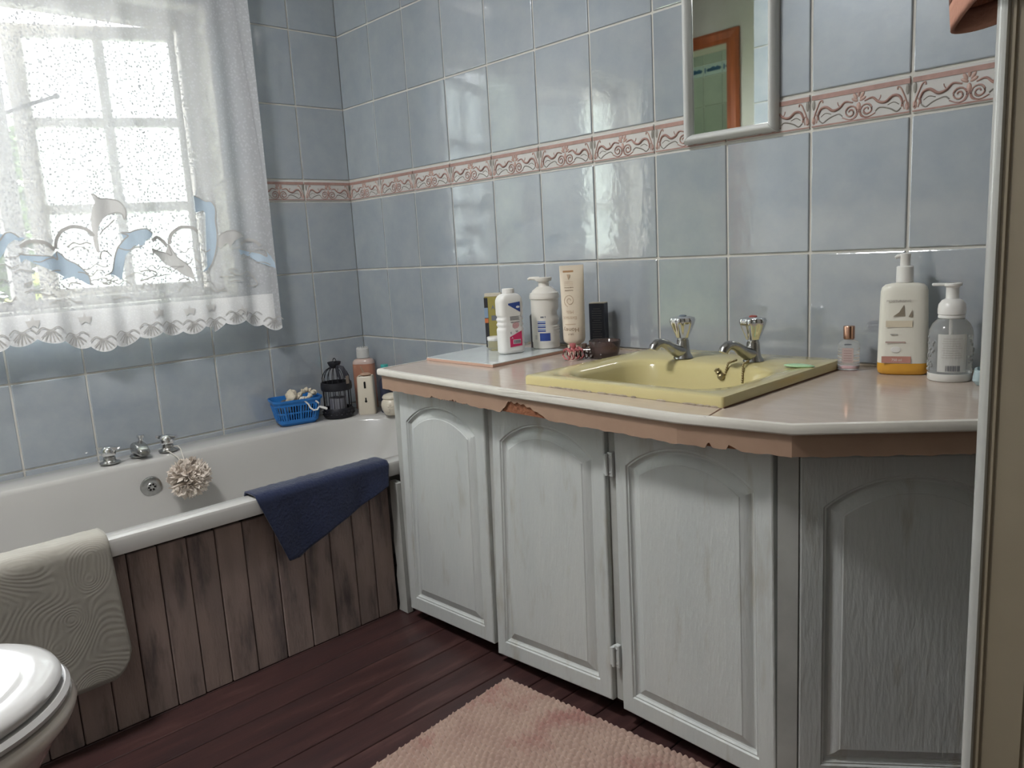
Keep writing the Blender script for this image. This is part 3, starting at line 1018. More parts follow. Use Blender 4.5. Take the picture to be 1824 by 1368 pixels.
# hinges between the second and third door
for zc in (0.548, 0.150):
    h = MB()
    h.rbox(1.5985, 1.6055, Zf - 0.010, Zf + 0.006, zc - 0.019, zc + 0.019, 0.001, 1)
    h.rbox(1.6055, 1.6175, Zf - 0.004, Zf + 0.006, zc - 0.024, zc + 0.024, 0.001, 1)
    h.tube([(1.6062, Zf - 0.008, zc - 0.021), (1.6062, Zf - 0.008, zc + 0.021)], 0.0033, 8)
    for s in (-1, 1):
        h.ell((1.6120, Zf - 0.004, zc + s * 0.016), 0.0024, 0.0012, 0.0024, 8, 6)
    ho = h.build('hinge', M_PAINT, doors[2])
# painted face frame rails between the doors
for xa, xb in ((1.236, 1.276), (1.597, 1.619)):
    MB().box(xa, xb, FY - 0.006, FY - 0.0005, 0.046, 0.631).build('face_frame', M_BODY, cab)
pst = MB()
pa, pb = Vector((1.953, -0.487, 0)), P4 + D4 * 0.028
pst.prism([(1.951, -0.4995), (pb.x, pb.y), (pb.x - N4.x * 0.014, pb.y - N4.y * 0.014), (1.951, -0.4845)], 0.046, 0.631)
pst.build('corner_post', M_BODY, cab)

# ------------------------------------------------------------------ countertop
M_TOP = mat('pink_laminate', (0.57, 0.475, 0.41), 0.13, color2=(0.51, 0.43, 0.37), vscale=22, stretch=(0.6, 2.4, 1))
M_TRIM = mat('white_edge_trim', (0.72, 0.69, 0.63), 0.3, var=0.15, vscale=10)
M_BAND = mat('tan_edge_band', (0.40, 0.265, 0.19), 0.5, color2=(0.35, 0.225, 0.16), vscale=14)
M_CORE = mat('chipboard_core', (0.30, 0.125, 0.065), 0.9, color2=(0.21, 0.08, 0.04), vscale=90, bump=0.6, bscale=120)
CT = 0.685
OUT = [(0.858, -0.004), (0.886, -0.535), (1.3983, -0.5685), (1.8138, -0.583), (2.002, -0.556), (2.20, -0.398), (2.696, -0.004)]
SX0, SX1, SY0, SY1 = 1.390, 1.858, -0.505, -0.050        # sink outer
ctr = thing('countertop', 'pinkish laminate countertop with white trim and chipped tan front edge', 'countertop', (0, 0, 0))
# top slab with a cut-out for the sink
def slab_with_hole(z0, z1, outer, hole):
    bm = bmesh.new()
    def ring(pts, z):
        return [bm.verts.new((p[0], p[1], z)) for p in pts]
    res = []
    for z in (z0, z1):
        o1, h1 = ring(outer, z), ring(hole, z)
        es = [bm.edges.new((o1[i], o1[(i + 1) % len(o1)])) for i in range(len(o1))] + [bm.edges.new((h1[i], h1[(i + 1) % len(h1)])) for i in range(len(h1))]
        bmesh.ops.triangle_fill(bm, use_beauty=True, edges=es)
        res.append((o1, h1))
    for a in (0, 1):
        l0, l1 = res[0][a], res[1][a]
        for i in range(len(l0)):
            j = (i + 1) % len(l0)
            bm.faces.new((l0[i], l0[j], l1[j], l1[i]))
    bm.verts.index_update()
    v = [tuple(p.co) for p in bm.verts]
    f = [tuple(p.index for p in q.verts) for q in bm.faces]
    bm.free()
    return v, f
HX0, HX1, HY0, HY1 = 1.425, 1.830, -0.478, -0.165
v, f = slab_with_hole(0.668, CT, [OUT[0], (OUT[1][0] + 0.006, OUT[1][1] + 0.007), (OUT[2][0], OUT[2][1] + 0.007), (OUT[3][0], OUT[3][1] + 0.007), (OUT[4][0] - 0.002, OUT[4][1] + 0.007), (OUT[5][0] - 0.004, OUT[5][1] + 0.006), OUT[6]],
                      [(HX0, HY0), (HX0, HY1), (HX1, HY1), (HX1, HY0)])
MB().add(v, f).build('top', M_TOP, ctr)
# core of the front edge (chipboard), set just behind the edge band
def offs(i, d):
    """front outline vertex i pushed inwards by d"""
    a = Vector(OUT[i]); p = Vector(OUT[i - 1]); n = Vector(OUT[(i + 1) % len(OUT)])
    e1 = (a - p).normalized(); e2 = (n - a).normalized()
    n1 = Vector((-e1.y, e1.x)); n2 = Vector((-e2.y, e2.x))
    b = (n1 + n2).normalized()
    k = d / max(0.3, b.dot(n1))
    return a + b * k
core_o = [Vector((OUT[0][0] + 0.012, OUT[0][1]))] + [offs(i, 0.0125) for i in range(1, 6)] + [Vector((OUT[6][0] - 0.02, OUT[6][1]))]
core_i = [Vector((OUT[0][0] + 0.012 + 0.03, OUT[0][1]))] + [offs(i, 0.040) for i in range(1, 6)] + [Vector((OUT[6][0] - 0.06, OUT[6][1]))]
cb_ = MB()
cb_.loft([[(p.x, p.y, 0.635) for p in core_o], [(p.x, p.y, 0.668) for p in core_o], [(p.x, p.y, 0.668) for p in core_i], [(p.x, p.y, 0.635) for p in core_i], [(p.x, p.y, 0.635) for p in core_o]], False, False, closed=False)
cb_.build('edge_core', M_CORE, ctr)
# edge band: thin strip whose lower edge is chipped away
def band_bottom(k, s, L):
    """lower edge height of the band; k = segment, s = distance along it"""
    z = 0.6335 + 0.0008 * math.sin(s * 90) + 0.0006 * math.sin(s * 211 + 1)
    if k == 1:
        for a, b, h in ((0.215, 0.230, 0.006), (0.230, 0.300, 0.0035), (0.300, 0.320, 0.007), (0.320, 0.365, 0.003)):
            if a < s < b:
                z += h * (0.7 + 0.3 * math.sin(s * 600))
        # big missing piece
        if s > 0.475:
            z += 0.0255 * min(1, (s - 0.475) / 0.028) * (0.93 + 0.07 * math.sin(s * 330))
    if k == 2 and s < 0.115:
        z += 0.0255 * min(1, (1 - s / 0.115) * 1.7) * (0.93 + 0.07 * math.sin(s * 330))
    if k == 3 and abs(s - 0.055) < 0.006:
        z += 0.012 * (1 - abs(s - 0.055) / 0.006)
    if k == 3 and 0.088 < s < 0.112:
        z += 0.007 * (1 - (s - 0.088) / 0.024)
    return z
bo = [Vector((OUT[0][0] + 0.008, OUT[0][1]))] + [offs(i, 0.0085) for i in range(1, 6)] + [Vector((OUT[6][0] - 0.014, OUT[6][1]))]
bi = [Vector((OUT[0][0] + 0.0115, OUT[0][1]))] + [offs(i, 0.012) for i in range(1, 6)] + [Vector((OUT[6][0] - 0.018, OUT[6][1]))]
for k in range(len(bo) - 1):
    L = (bo[k + 1] - bo[k]).length
    n = max(4, int(L / 0.0035))
    lo_f, hi_f, lo_b, hi_b = [], [], [], []
    for i in range(n + 1):
        p = bo[k].lerp(bo[k + 1], i / n); q = bi[k].lerp(bi[k + 1], i / n)
        zb = band_bottom(k, L * i / n, L)
        lo_f.append((p.x, p.y, zb)); hi_f.append((p.x, p.y, 0.6695)); lo_b.append((q.x, q.y, zb)); hi_b.append((q.x, q.y, 0.6695))
    MB().loft([lo_b, lo_f, hi_f, hi_b], False, False, closed=False).build('edge_band', M_BAND, ctr)
# white rounded trim along the upper edge
to = [Vector(OUT[0])] + [offs(i, 0.0) for i in range(1, 6)] + [Vector(OUT[6])]
ti = [Vector((OUT[0][0] + 0.0105, OUT[0][1]))] + [offs(i, 0.0105) for i in range(1, 6)] + [Vector((OUT[6][0] - 0.016, OUT[6][1]))]
prof = [(0.9, 0.669), (0.25, 0.669), (0.04, 0.6715), (0.0, 0.676), (0.03, 0.681), (0.18, 0.6848), (0.5, 0.6862), (1.0, 0.6856)]
loops = []
for w, z in prof:
    loops.append([(to[i].lerp(ti[i], w).x, to[i].lerp(ti[i], w).y, z) for i in range(len(to))])
MB().loft(loops, False, False, closed=False).build('edge_trim', M_TRIM, ctr, 35)
# dark joints in the laminate beside the sink
jt = MB()
jt.add([(1.853, -0.507, CT + 0.0003), (1.857, -0.507, CT + 0.0003), (1.870, -0.572, CT + 0.0003), (1.868, -0.572, CT + 0.0003)], [(0, 1, 2, 3)])
jt.add([(1.36, -0.556, CT + 0.0003), (1.392, -0.507, CT + 0.0003), (1.394, -0.507, CT + 0.0003), (1.361, -0.556, CT + 0.0003)], [(0, 1, 2, 3)])
jt.box(1.38, 1.868, -0.573, -0.5725, CT, CT + 0.0003)
jt.build('laminate_joint', mat('joint_brown', (0.16, 0.08, 0.05), 0.8), ctr)
# old sealant along the wall and round the sink
M_CAULK = mat('old_sealant', (0.50, 0.42, 0.32), 0.8, var=0.5, vscale=60, bump=0.5, bscale=100)
ck = MB()
rnd = random.Random(11)
xk = 0.9
while xk < 2.6:
    w = rnd.uniform(0.02, 0.05)
    r0 = rnd.uniform(0.0025, 0.005)
    ck.ell((xk + w / 2, -0.005, CT + 0.001), w * 0.6, r0, r0 * 1.1, 8, 6)
    xk += w
ck.build('sealant', M_CAULK, ctr)

# ------------------------------------------------------------------ sink
M_SINK = mat('yellow_enamel', (0.63, 0.55, 0.28), 0.16, color2=(0.59, 0.51, 0.25), vscale=5, coat=0.3)
sink = thing('sink', 'pale yellow rectangular drop-in sink in the counter', 'sink', (0, 0, 0))
sk = MB()
def sl(x0, x1, y0, y1, r, z):
    return rr(x0, x1, y0, y1, r, 10, z)
BX0, BX1, BY0, BY1 = 1.442, 1.806, -0.450, -0.196
loops = [sl(SX0, SX1, SY0, SY1, 0.006, CT + 0.0005), sl(SX0, SX1, SY0, SY1, 0.006, CT + 0.014), sl(SX0 + 0.0015, SX1 - 0.0015, SY0 + 0.0015, SY1 - 0.0015, 0.006, CT + 0.0185),
         sl(SX0 + 0.006, SX1 - 0.006, SY0 + 0.006, SY1 - 0.006, 0.008, CT + 0.020),
         sl(SX0 + 0.022, SX1 - 0.024, SY0 + 0.026, SY1 - 0.05, 0.03, CT + 0.0190),
         sl(BX0 - 0.010, BX1 + 0.010, BY0 - 0.010, BY1 + 0.010, 0.075, CT + 0.0165), sl(BX0, BX1, BY0, BY1, 0.070, CT + 0.0115),
         sl(BX0 + 0.006, BX1 - 0.006, BY0 + 0.006, BY1 - 0.006, 0.066, CT + 0.002), sl(BX0 + 0.014, BX1 - 0.014, BY0 + 0.014, BY1 - 0.014, 0.062, CT - 0.030),
         sl(BX0 + 0.026, BX1 - 0.026, BY0 + 0.024, BY1 - 0.024, 0.055, CT - 0.085), sl(BX0 + 0.05, BX1 - 0.05, BY0 + 0.046, BY1 - 0.046, 0.05, CT - 0.112), sl(BX0 + 0.12, BX1 - 0.12, BY0 + 0.085, BY1 - 0.085, 0.03, CT - 0.120)]
sk.loft(loops, False, True)
sk.build('basin', M_SINK, sink, 35)
ov = MB().lathe([(0.0, 0.0012), (0.012, 0.0012), (0.014, 0.0), ], 20, axis='y', org=(1.66, BY1 - 0.0195, CT - 0.062), sx=0.45)
ov.build('overflow_slot', mat('sink_slot', (0.50, 0.42, 0.17), 0.3), sink)
MB().lathe([(0.0, 0.003), (0.014, 0.003), (0.02, 0.002), (0.022, 0.0)], 24, c=((BX0 + BX1) / 2, (BY0 + BY1) / 2)).xf(Matrix.Translation((0, 0, CT - 0.120))).build('waste', M_DULLCHROME, sink, 40)
cs = MB()
rnd = random.Random(5)
x = SX0
while x < SX1 - 0.01:
    w = rnd.uniform(0.008, 0.03)
    if rnd.random() < 0.7:
        cs.ell((x + w / 2, SY0 - 0.001, CT + 0.0012), w * 0.55, 0.0016, 0.0022, 6, 4)
    x += w
cs.build('sealant', M_CAULK, sink)
MB().box(SX1, SX1 + 0.0018, SY0, SY1, CT + 0.0001, CT + 0.0022).build('joint', mat('joint_brown', (0.16, 0.08, 0.05), 0.8), sink)

def basin_tap(label, loc, rz, cap):
    t = thing('basin_tap', label, 'tap', loc, rz, 'pair of chrome pillar taps on the sink')
    b = MB()
    # flared foot and body
    b.lathe([(0.0, 0.0), (0.0215, 0.0), (0.0205, 0.004), (0.0165, 0.010), (0.0145, 0.020), (0.0135, 0.032), (0.013, 0.040)], 24)
    # spout: from the body, forward and up, then hooked over
    path = [(0, 0.004, 0.014), (0, -0.018, 0.017), (0, -0.034, 0.026), (0, -0.048, 0.036), (0, -0.062, 0.0405), (0, -0.074, 0.0395), (0, -0.083, 0.033), (0, -0.086, 0.027)]
    b.tube(path, [0.0150, 0.0145, 0.0120, 0.0100, 0.0098, 0.0105, 0.0105, 0.0095], 14)
    b.build('body', M_DULLCHROME, t, 60)
    MB().lathe([(0.0115, 0.038), (0.0118, 0.040), (0.0118, 0.047), (0.0105, 0.049)], 20).build('collar', M_DULLCHROME, t, 40)
    loops = []
    for r, h in ((0.006, 0.045), (0.0140, 0.046), (0.0158, 0.052), (0.0195, 0.064), (0.0235, 0.076), (0.0255, 0.084), (0.0235, 0.0895), (0.014, 0.0925), (0.006, 0.0935)):
        l = []
        for i in range(48):
            a = 2 * PI * i / 48
            k = 1 + 0.13 * math.cos(a * 6) * min(1, (h - 0.046) / 0.02) * (0 if h > 0.0925 else 1)
            l.append((r * k * math.cos(a), r * k * math.sin(a), h))
        loops.append(l)
    MB().loft(loops).build('handle', M_CHROME, t, 45)
    MB().lathe([(0.0, 0.0965), (0.006, 0.0962), (0.0085, 0.0945), (0.009, 0.092)], 18).build('cap', cap, t, 40)
    return t
M_REDCAP = mat('red_cap', (0.30, 0.06, 0.05), 0.3)
M_BLUECAP = mat('blue_grey_cap', (0.16, 0.20, 0.24), 0.3)
basin_tap('chrome pillar tap with grey cap, nearer the cream tube', (1.550, -0.163, CT + 0.0185), math.radians(-14), M_BLUECAP)
tapR = basin_tap('chrome pillar tap with red cap and chain, nearer the clear bottle', (1.708, -0.140, CT + 0.0185), math.radians(-14), M_REDCAP)
# plug chain: two strands of beads hanging into the basin from the right tap
M_BRASS = mat('dull_brass', (0.38, 0.31, 0.17), 0.35, 0.9)
ch = thing('plug_chain', 'bead chain with brass plug knob hanging from the red capped tap', 'chain', (1.700, -0.170, CT + 0.020))
c1 = MB()
def beads(mb, pts, r=0.0027):
    for p in pts:
        mb.ell(p, r, r, r, 8, 6)
path1 = [(-0.012 - 0.0008 * i, -0.004 - 0.0048 * min(i, 5) - 0.0012 * max(0, i - 5), 0.0035 - 0.0005 * min(i, 4) - 0.0012 * (1 if i == 5 else 0) - 0.0046 * max(0, i - 5)) for i in range(11)]
path2 = [(0.016 + 0.0004 * i, -0.004 - 0.0048 * min(i, 5) - 0.0012 * max(0, i - 5), 0.0035 - 0.0005 * min(i, 4) - 0.0012 * (1 if i == 5 else 0) - 0.0046 * max(0, i - 5)) for i in range(14)]
beads(c1, path1); beads(c1, path2)
c1.build('bead_strand', M_BRASS, ch, 60)
kb = MB()
e = path1[-1]
kb.ell((e[0] - 0.008, e[1] - 0.002, e[2] - 0.006), 0.0085, 0.0085, 0.008, 14, 10)
k2 = MB().lathe([(0.0, 0), (0.0065, 0.002), (0.005, 0.006), (0.0065, 0.010), (0.0, 0.013)], 12).xf(Matrix.Translation((e[0] - 0.012, e[1] - 0.004, e[2] + 0.000)) @ Matrix.Rotation(math.radians(-35), 4, 'Y'))
k2.build('plug_stem', M_BRASS, ch, 60)
kb.build('plug_knob', M_BRASS, ch, 60)
# sliver of soap
sp = MB().ell((0, 0, 0.0035), 0.030, 0.013, 0.0038, 24, 10)
spo = sp.build('soap_sliver', mat('green_soap', (0.42, 0.66, 0.40), 0.35, sss=0.1), None, 60, (1.826, -0.175, CT + 0.0180), (0, 0, math.radians(8)))
tag(spo, 'thin green sliver of soap on the right rim of the yellow sink', 'soap')

# ------------------------------------------------------------------ mirror
M_MIRROR = mat('mirror_glass', (0.70, 0.73, 0.71), 0.02, 1.0)
M_MFRAME = mat('white_frame', (0.62, 0.63, 0.62), 0.35)
mir = thing('wall_mirror', 'rectangular mirror in a white rounded frame hanging on the tiles', 'mirror', (0, 0, 0))
mx0, mx1, mz0, mz1 = 1.4655, 1.6950, 1.1795, 1.520
def fr_side(pts):
    """pts: outer a, outer b, inner b, inner a as (x,z)"""
    oa, ob, ib, ia = [Vector(p) for p in pts]
    loops = []
    for k in range(9):
        t = k / 8
        a, b = oa.lerp(ia, t), ob.lerp(ib, t)
        d = -0.005 - 0.024 * math.sin(PI * (0.12 + 0.80 * t)) ** 0.7
        if k == 0:
            loops.append([(a.x, -0.0035, a.y), (b.x, -0.0035, b.y)])
        loops.append([(a.x, d, a.y), (b.x, d, b.y)])
    loops.append([(ia.x, -0.010, ia.y), (ib.x, -0.010, ib.y)])
    mb = MB()
    n = len(loops)
    mb.loft([[l[0] for l in loops], [l[1] for l in loops]], True, True)
    return mb
fw, gp = 0.0205, 0.0006
O = [(mx0, mz0), (mx1, mz0), (mx1, mz1), (mx0, mz1)]
I = [(mx0 + fw, mz0 + fw), (mx1 - fw, mz0 + fw), (mx1 - fw, mz1 - fw), (mx0 + fw, mz1 - fw)]
for k in range(4):
    a, b = O[k], O[(k + 1) % 4]
    ia, ib = I[k], I[(k + 1) % 4]
    dx, dz = (b[0] - a[0]), (b[1] - a[1])
    L = math.hypot(dx, dz)
    ux, uz = dx / L * gp, dz / L * gp
    fr_side([(a[0] + ux, a[1] + uz), (b[0] - ux, b[1] - uz), (ib[0] - ux, ib[1] - uz), (ia[0] + ux, ia[1] + uz)]).build('frame_side', M_MFRAME, mir, 50)
MB().box(mx0 + fw - 0.003, mx1 - fw + 0.003, -0.0115, -0.0085, mz0 + fw - 0.003, mz1 - fw + 0.003).build('glass', M_MIRROR, mir)
MB().box(mx0 + 0.004, mx1 - 0.004, -0.0080, -0.0036, mz0 + 0.004, mz1 - 0.004).build('backing', M_DARK, mir)

# ------------------------------------------------------------------ things on the counter
# loose tile lying on the counter
lt = thing('loose_tile', 'loose pale blue tile with clay edges lying on the counter under the white bottles', 'tile', (0, 0, 0))
quad = [(0.8905, -0.378), (1.1590, -0.384), (1.1470, -0.110), (0.8640, -0.130)]
MB().prism(quad, CT + 0.0006, CT + 0.0070).build('clay_body', mat('pink_clay', (0.56, 0.36, 0.28), 0.8), lt)
qi = [(0.8915, -0.377), (1.1578, -0.383), (1.1460, -0.111), (0.8650, -0.131)]
MB().prism(qi, CT + 0.0070, CT + 0.0086).build('glaze', mat('loose_glaze', (0.64, 0.68, 0.69), 0.08, var=0.15, vscale=12), lt)
BZ = CT + 0.0088

M_TALC = mat('talc_white', (0.82, 0.81, 0.79), 0.28)
M_CREAM = mat('cream_plastic', (0.74, 0.71, 0.66), 0.3)
M_INK = mat('grey_ink', (0.16, 0.17, 0.20), 0.5)
M_BLUEINK = mat('blue_ink', (0.035, 0.075, 0.30), 0.4)
M_LBLUEINK = mat('light_blue_ink', (0.20, 0.33, 0.62), 0.4)
M_PINKINK = mat('pink_ink', (0.62, 0.035, 0.13), 0.4)
M_REDLINE = mat('rose_ink', (0.70, 0.25, 0.30), 0.4)

# talc bottle -------------------------------------------------------
tl = thing('talc_bottle', 'white talcum powder bottle with blue and pink label on the loose tile', 'bottle', (1.055, -0.222, BZ), math.radians(74))
b = MB()
loops = []
hw, hd = 0.0345, 0.0215
def talc_loop(z, ix, iy, r):
    return rr(-hw + ix, hw - ix, -hd + iy, hd - iy, r, 7, z)
levels = [(0.0, 0.006, 0.006, 0.012), (0.002, 0.002, 0.002, 0.013), (0.006, 0.0, 0.0, 0.014)]
z = 0.010
for i in range(45):
    zz = 0.010 + 0.125 * i / 44
    # three grip ridges bite into the narrow sides
    g = 0.0
    for c in (0.070, 0.083, 0.096):
        g = max(g, 0.0035 * math.exp(-((zz - c) / 0.0036) ** 2))
    levels.append((zz, g, 0.0, 0.0145))
for t in (0.15, 0.35, 0.55, 0.72, 0.86, 0.95, 1.0):
    a = t * PI / 2
    levels.append((0.135 + 0.022 * math.sin(a), (hw - 0.0145) * (1 - math.cos(a)), 0.006 * (1 - math.cos(a)), 0.0140))
loops = [talc_loop(*l) for l in levels]
b.loft(loops)
b.build('body', M_TALC, tl, 60)
cp = []
for r, h in ((0.0150, 0.1565), (0.0158, 0.158), (0.0158, 0.168), (0.0150, 0.1695), (0.013, 0.170)):
    cp.append([((r + (0.0004 if i % 2 else 0) * (1 if 0.157 < h < 0.169 else 0)) * math.cos(2 * PI * i / 60), (r + (0.0004 if i % 2 else 0) * (1 if 0.157 < h < 0.169 else 0)) * math.sin(2 * PI * i / 60), h) for i in range(60)])
MB().loft(cp).build('cap', M_TALC, tl, 30)
fy = -hd - 0.0002
decal(tl, 'blue_label', [(-0.013, 0.132), (-0.013, 0.128), (0.021, 0.108), (0.021, 0.135)], fy, M_BLUEINK)
MB().ell((0.0145, fy - 0.0004, 0.1215), 0.0055, 0.0003, 0.003, 12, 6).build('label_emblem', M_TALC, tl)
for k in range(5):
    decal(tl, 'text_line', rect(-0.010, 0.018 - 0.002 * (k % 2), 0.097 - 0.0022 * k, 0.0980 - 0.0022 * k), fy, M_INK, 0.0002)
text_on_front(tl, 'baby powder', 0.0050, M_INK, 0.005, fy - 0.0002, 0.083)
for k in range(7):
    w = 0.010 * math.sqrt(max(0.05, 1 - ((k - 3) / 3.6) ** 2))
    decal(tl, 'hatch_line', [(0.006 - w, 0.0665 + 0.0024 * k - 0.001), (0.006 + w, 0.0665 + 0.0024 * k + 0.001), (0.006 + w, 0.0676 + 0.0024 * k + 0.001), (0.006 - w, 0.0676 + 0.0024 * k - 0.001)], fy, M_REDLINE, 0.0002)
text_on_front(tl, 'E', 0.008, M_INK, -0.009, fy - 0.0002, 0.055)
text_on_front(tl, 'W', 0.008, M_INK, 0.008, fy - 0.0002, 0.058)
decal(tl, 'pink_label', [(-0.013, 0.018), (0.0225, 0.020), (0.0225, 0.059), (-0.013, 0.045)], fy, M_PINKINK)
def barcode(parent, x0, x1, z0, z1, y, seed=1):
    bg = decal(parent, 'barcode_patch', rect(x0, x1, z0, z1), y, M_TALC)
    r = random.Random(seed)
    mb = MB()
    x = x0 + 0.0012
    while x < x1 - 0.0015:
        w = r.choice((0.0004, 0.0007, 0.0011))
        mb.box(x, x + w, y - 0.0008, y - 0.0004, z0 + 0.0012, z1 - 0.0012)
        x += w + r.choice((0.0005, 0.0009))
    mb.build('barcode_bars', M_INK, parent)
barcode(tl, -0.004, 0.018, 0.026, 0.037, fy - 0.0004)
text_on_front(tl, 'A', 0.008, M_TALC, -0.006, fy - 0.0005, 0.042)

# pump dispenser bottle ---------------------------------------------
pm = thing('pump_dispenser', 'white ribbed pump dispenser bottle behind the talc bottle', 'bottle', (1.068, -0.066 - 0.035, CT + 0.0088), math.radians(40))
levels = [(0.034, 0.0), (0.036, 0.003), (0.036, 0.018), (0.0372, 0.020)]
b = MB()
loops = []
R0 = 0.0375
zs = [0.0, 0.002, 0.016, 0.018, 0.020] + [0.022 + 0.0027 * i for i in range(40)] + [0.131, 0.133, 0.1345, 0.137, 0.143, 0.147, 0.149, 0.151, 0.156, 0.161, 0.164, 0.166]
def prof_r(z):
    if z < 0.002: return 0.034
    if z < 0.017: return 0.0365
    if z < 0.1315: return R0
    if z < 0.1335: return 0.0385
    if z < 0.1455: return 0.0405
    if z < 0.150: return 0.0385
    if z < 0.1565: return 0.0345 - (z - 0.150) * 0.5
    return max(0.0185, 0.031 - (z - 0.1565) * 1.35)
for z in zs:
    l = []
    g = 0.0
    if 0.04 < z < 0.110:
        g = 0.0035 * (0.5 + 0.5 * math.cos((z - 0.094) / 0.034 * 2 * PI)) if 0.062 < z < 0.110 else 0.0008 * math.sin((z - 0.04) * 900)
    for i in range(40):
        a = 2 * PI * i / 40
        d = math.cos(a - math.radians(-5))
        k = -g * 1.6 * max(0, d - 0.55) / 0.45
        r = prof_r(z) + k
        l.append((r * math.cos(a), r * math.sin(a), z))
    loops.append(l)
b.loft(loops)
b.build('body', M_CREAM, pm, 40)
MB().lathe([(0.0170, 0.164), (0.0150, 0.167), (0.0140, 0.178), (0.0158, 0.1805)], 28).build('neck', M_CREAM, pm, 40)
pd = MB()
pd.lathe([(0.010, 0.1795), (0.0205, 0.1805), (0.0225, 0.184), (0.0228, 0.1895), (0.021, 0.1905)], 28)
spx = [(-0.012, 0, 0.1865), (-0.026, 0, 0.1885), (-0.037, 0, 0.189), (-0.042, 0, 0.186)]
pd.tube(spx, [0.0065, 0.005, 0.0042, 0.0035], 10)
pdo = pd.build('pump_head', M_CREAM, pm, 40, None, (0, 0, math.radians(-3)))
def wrap(parent, name, a0, a1, z0, z1, r, m, th=0.0004, n=10):
    """printed patch wrapped round a cylinder; angles in degrees, 0 = local -Y, positive to the right"""
    o1, o2 = [], []
    mb = MB()
    v, f = [], []
    for i in range(n + 1):
        a = math.radians(a0 + (a1 - a0) * i / n) - PI / 2
        v += [((r + th) * math.cos(a), (r + th) * math.sin(a), z0), ((r + th) * math.cos(a), (r + th) * math.sin(a), z1)]
    for i in range(n):
        f.append((2 * i, 2 * i + 2, 2 * i + 3, 2 * i + 1))
    return mb.add(v, f).build(name, m, parent)
wrap(pm, 'blue_block', -22, 22, 0.022, 0.043, R0, M_BLUEINK)
for k in range(6):
    wrap(pm, 'blue_stripe', -30, 4, 0.047 + 0.0052 * k, 0.0505 + 0.0052 * k - (0.001 if k % 2 else 0), R0, M_LBLUEINK if k % 2 else M_BLUEINK)
wrap(pm, 'text_line', -16, -2, 0.084, 0.088, R0, M_INK)
wrap(pm, 'text_line', 2, 5, 0.084, 0.089, R0, M_INK)
for k in range(3):
    wrap(pm, 'text_line', -46, -34 , 0.027 + 0.004 * k, 0.028 + 0.004 * k, R0, M_INK)

# narrow carton, jar and dark bottle behind the talc
ct = thing('narrow_carton', 'narrow black and yellow carton standing behind the talc bottle', 'carton', (0.845, -0.052, CT + 0.0006), math.radians(33))
ct.location = (0.918, -0.150, BZ)
MB().rbox(-0.025, 0.025, -0.012, 0.012, 0, 0.142, 0.001, 1).build('box', mat('yellow_card', (0.34, 0.29, 0.08), 0.5, var=0.15), ct)
MB().rbox(-0.0256, -0.0146, -0.0126, 0.0126, 0.002, 0.140, 0.0006, 1).build('black_side', mat('black_card', (0.03, 0.03, 0.035), 0.4), ct)
MB().rbox(-0.024, 0.024, -0.010, 0.010, 0.142, 0.152, 0.001, 1).build('lid_flap', mat('buff_card', (0.55, 0.50, 0.42), 0.6), ct)
decal(ct, 'orange_picture', rect(-0.0255, -0.0150, 0.070, 0.082), -0.0128, mat('orange_ink', (0.55, 0.16, 0.05), 0.5))
decal(ct, 'blue_picture', rect(-0.0255, -0.0150, 0.084, 0.112), -0.0128, mat('steel_ink', (0.22, 0.30, 0.42), 0.5))
text_on_front(ct, 'A', 0.016, M_INK, 0.000, -0.0124, 0.112, bold=True)
decal(ct, 'dark_picture', rect(-0.006, 0.014, 0.076, 0.090), -0.0122, M_INK)

jr = thing('small_jar', 'small clear jar with white lid half hidden by the talc bottle', 'jar', (0.968, -0.198, BZ), 0)
M_CLEAR = mat('clear_plastic', (0.92, 0.93, 0.92), 0.12, trans=0.85, ior=1.3)
MB().lathe([(0.018, 0), (0.021, 0.003), (0.022, 0.022), (0.0205, 0.027)], 28).build('glass', M_CLEAR, jr, 40)
MB().lathe([(0.0215, 0.0268), (0.0225, 0.028), (0.0225, 0.036), (0.0215, 0.0372), (0.0, 0.0374)], 28).build('lid', M_TALC, jr, 40)
db = thing('dark_slim_bottle', 'slim dark bottle between the talc bottle and the pump dispenser', 'bottle', (1.000, -0.072, CT + 0.0006), 0)
MB().lathe([(0.014, 0), (0.015, 0.002), (0.015, 0.090), (0.008, 0.100), (0.007, 0.103)], 22).build('body', mat('black_plastic', (0.025, 0.025, 0.03), 0.3), db, 40)
MB().lathe([(0.009, 0.1032), (0.0095, 0.104), (0.009, 0.128), (0.0, 0.129)], 20).build('cap', mat('brown_cap', (0.10, 0.08, 0.07), 0.4), db, 40)

# cream tube standing on its cap -----------------------------------
tu = thing('cream_tube', 'tall cream coloured tube standing upside down on its cap', 'tube', (1.217, -0.152, CT + 0.0006), math.radians(44))
M_TUBE = mat('tube_cream', (0.74, 0.65, 0.53), 0.3)
M_BROWNINK = mat('brown_ink', (0.30, 0.20, 0.12), 0.5)
M_TANINK = mat('tan_ink', (0.58, 0.44, 0.32), 0.5)
MB().lathe([(0.0, 0), (0.0165, 0), (0.0175, 0.001), (0.0180, 0.030), (0.0165, 0.0315)], 28).build('cap', M_TUBE, tu, 40)
loops = []
for z, a, c in ((0.0316, 0.015, 0.015), (0.034, 0.020, 0.019), (0.039, 0.0262, 0.0225), (0.046, 0.0278, 0.0235), (0.10, 0.0285, 0.0205), (0.15, 0.0293, 0.0150), (0.19, 0.0300, 0.0085), (0.215, 0.0303, 0.0040), (0.219, 0.0304, 0.0016), (0.2285, 0.0304, 0.0014), (0.230, 0.0302, 0.0008)):
    loops.append([(a * math.copysign(abs(math.cos(2 * PI * i / 36)) ** 0.8, math.cos(2 * PI * i / 36)), c * math.sin(2 * PI * i / 36), z) for i in range(36)])
MB().loft(loops).build('body', M_TUBE, tu, 50)
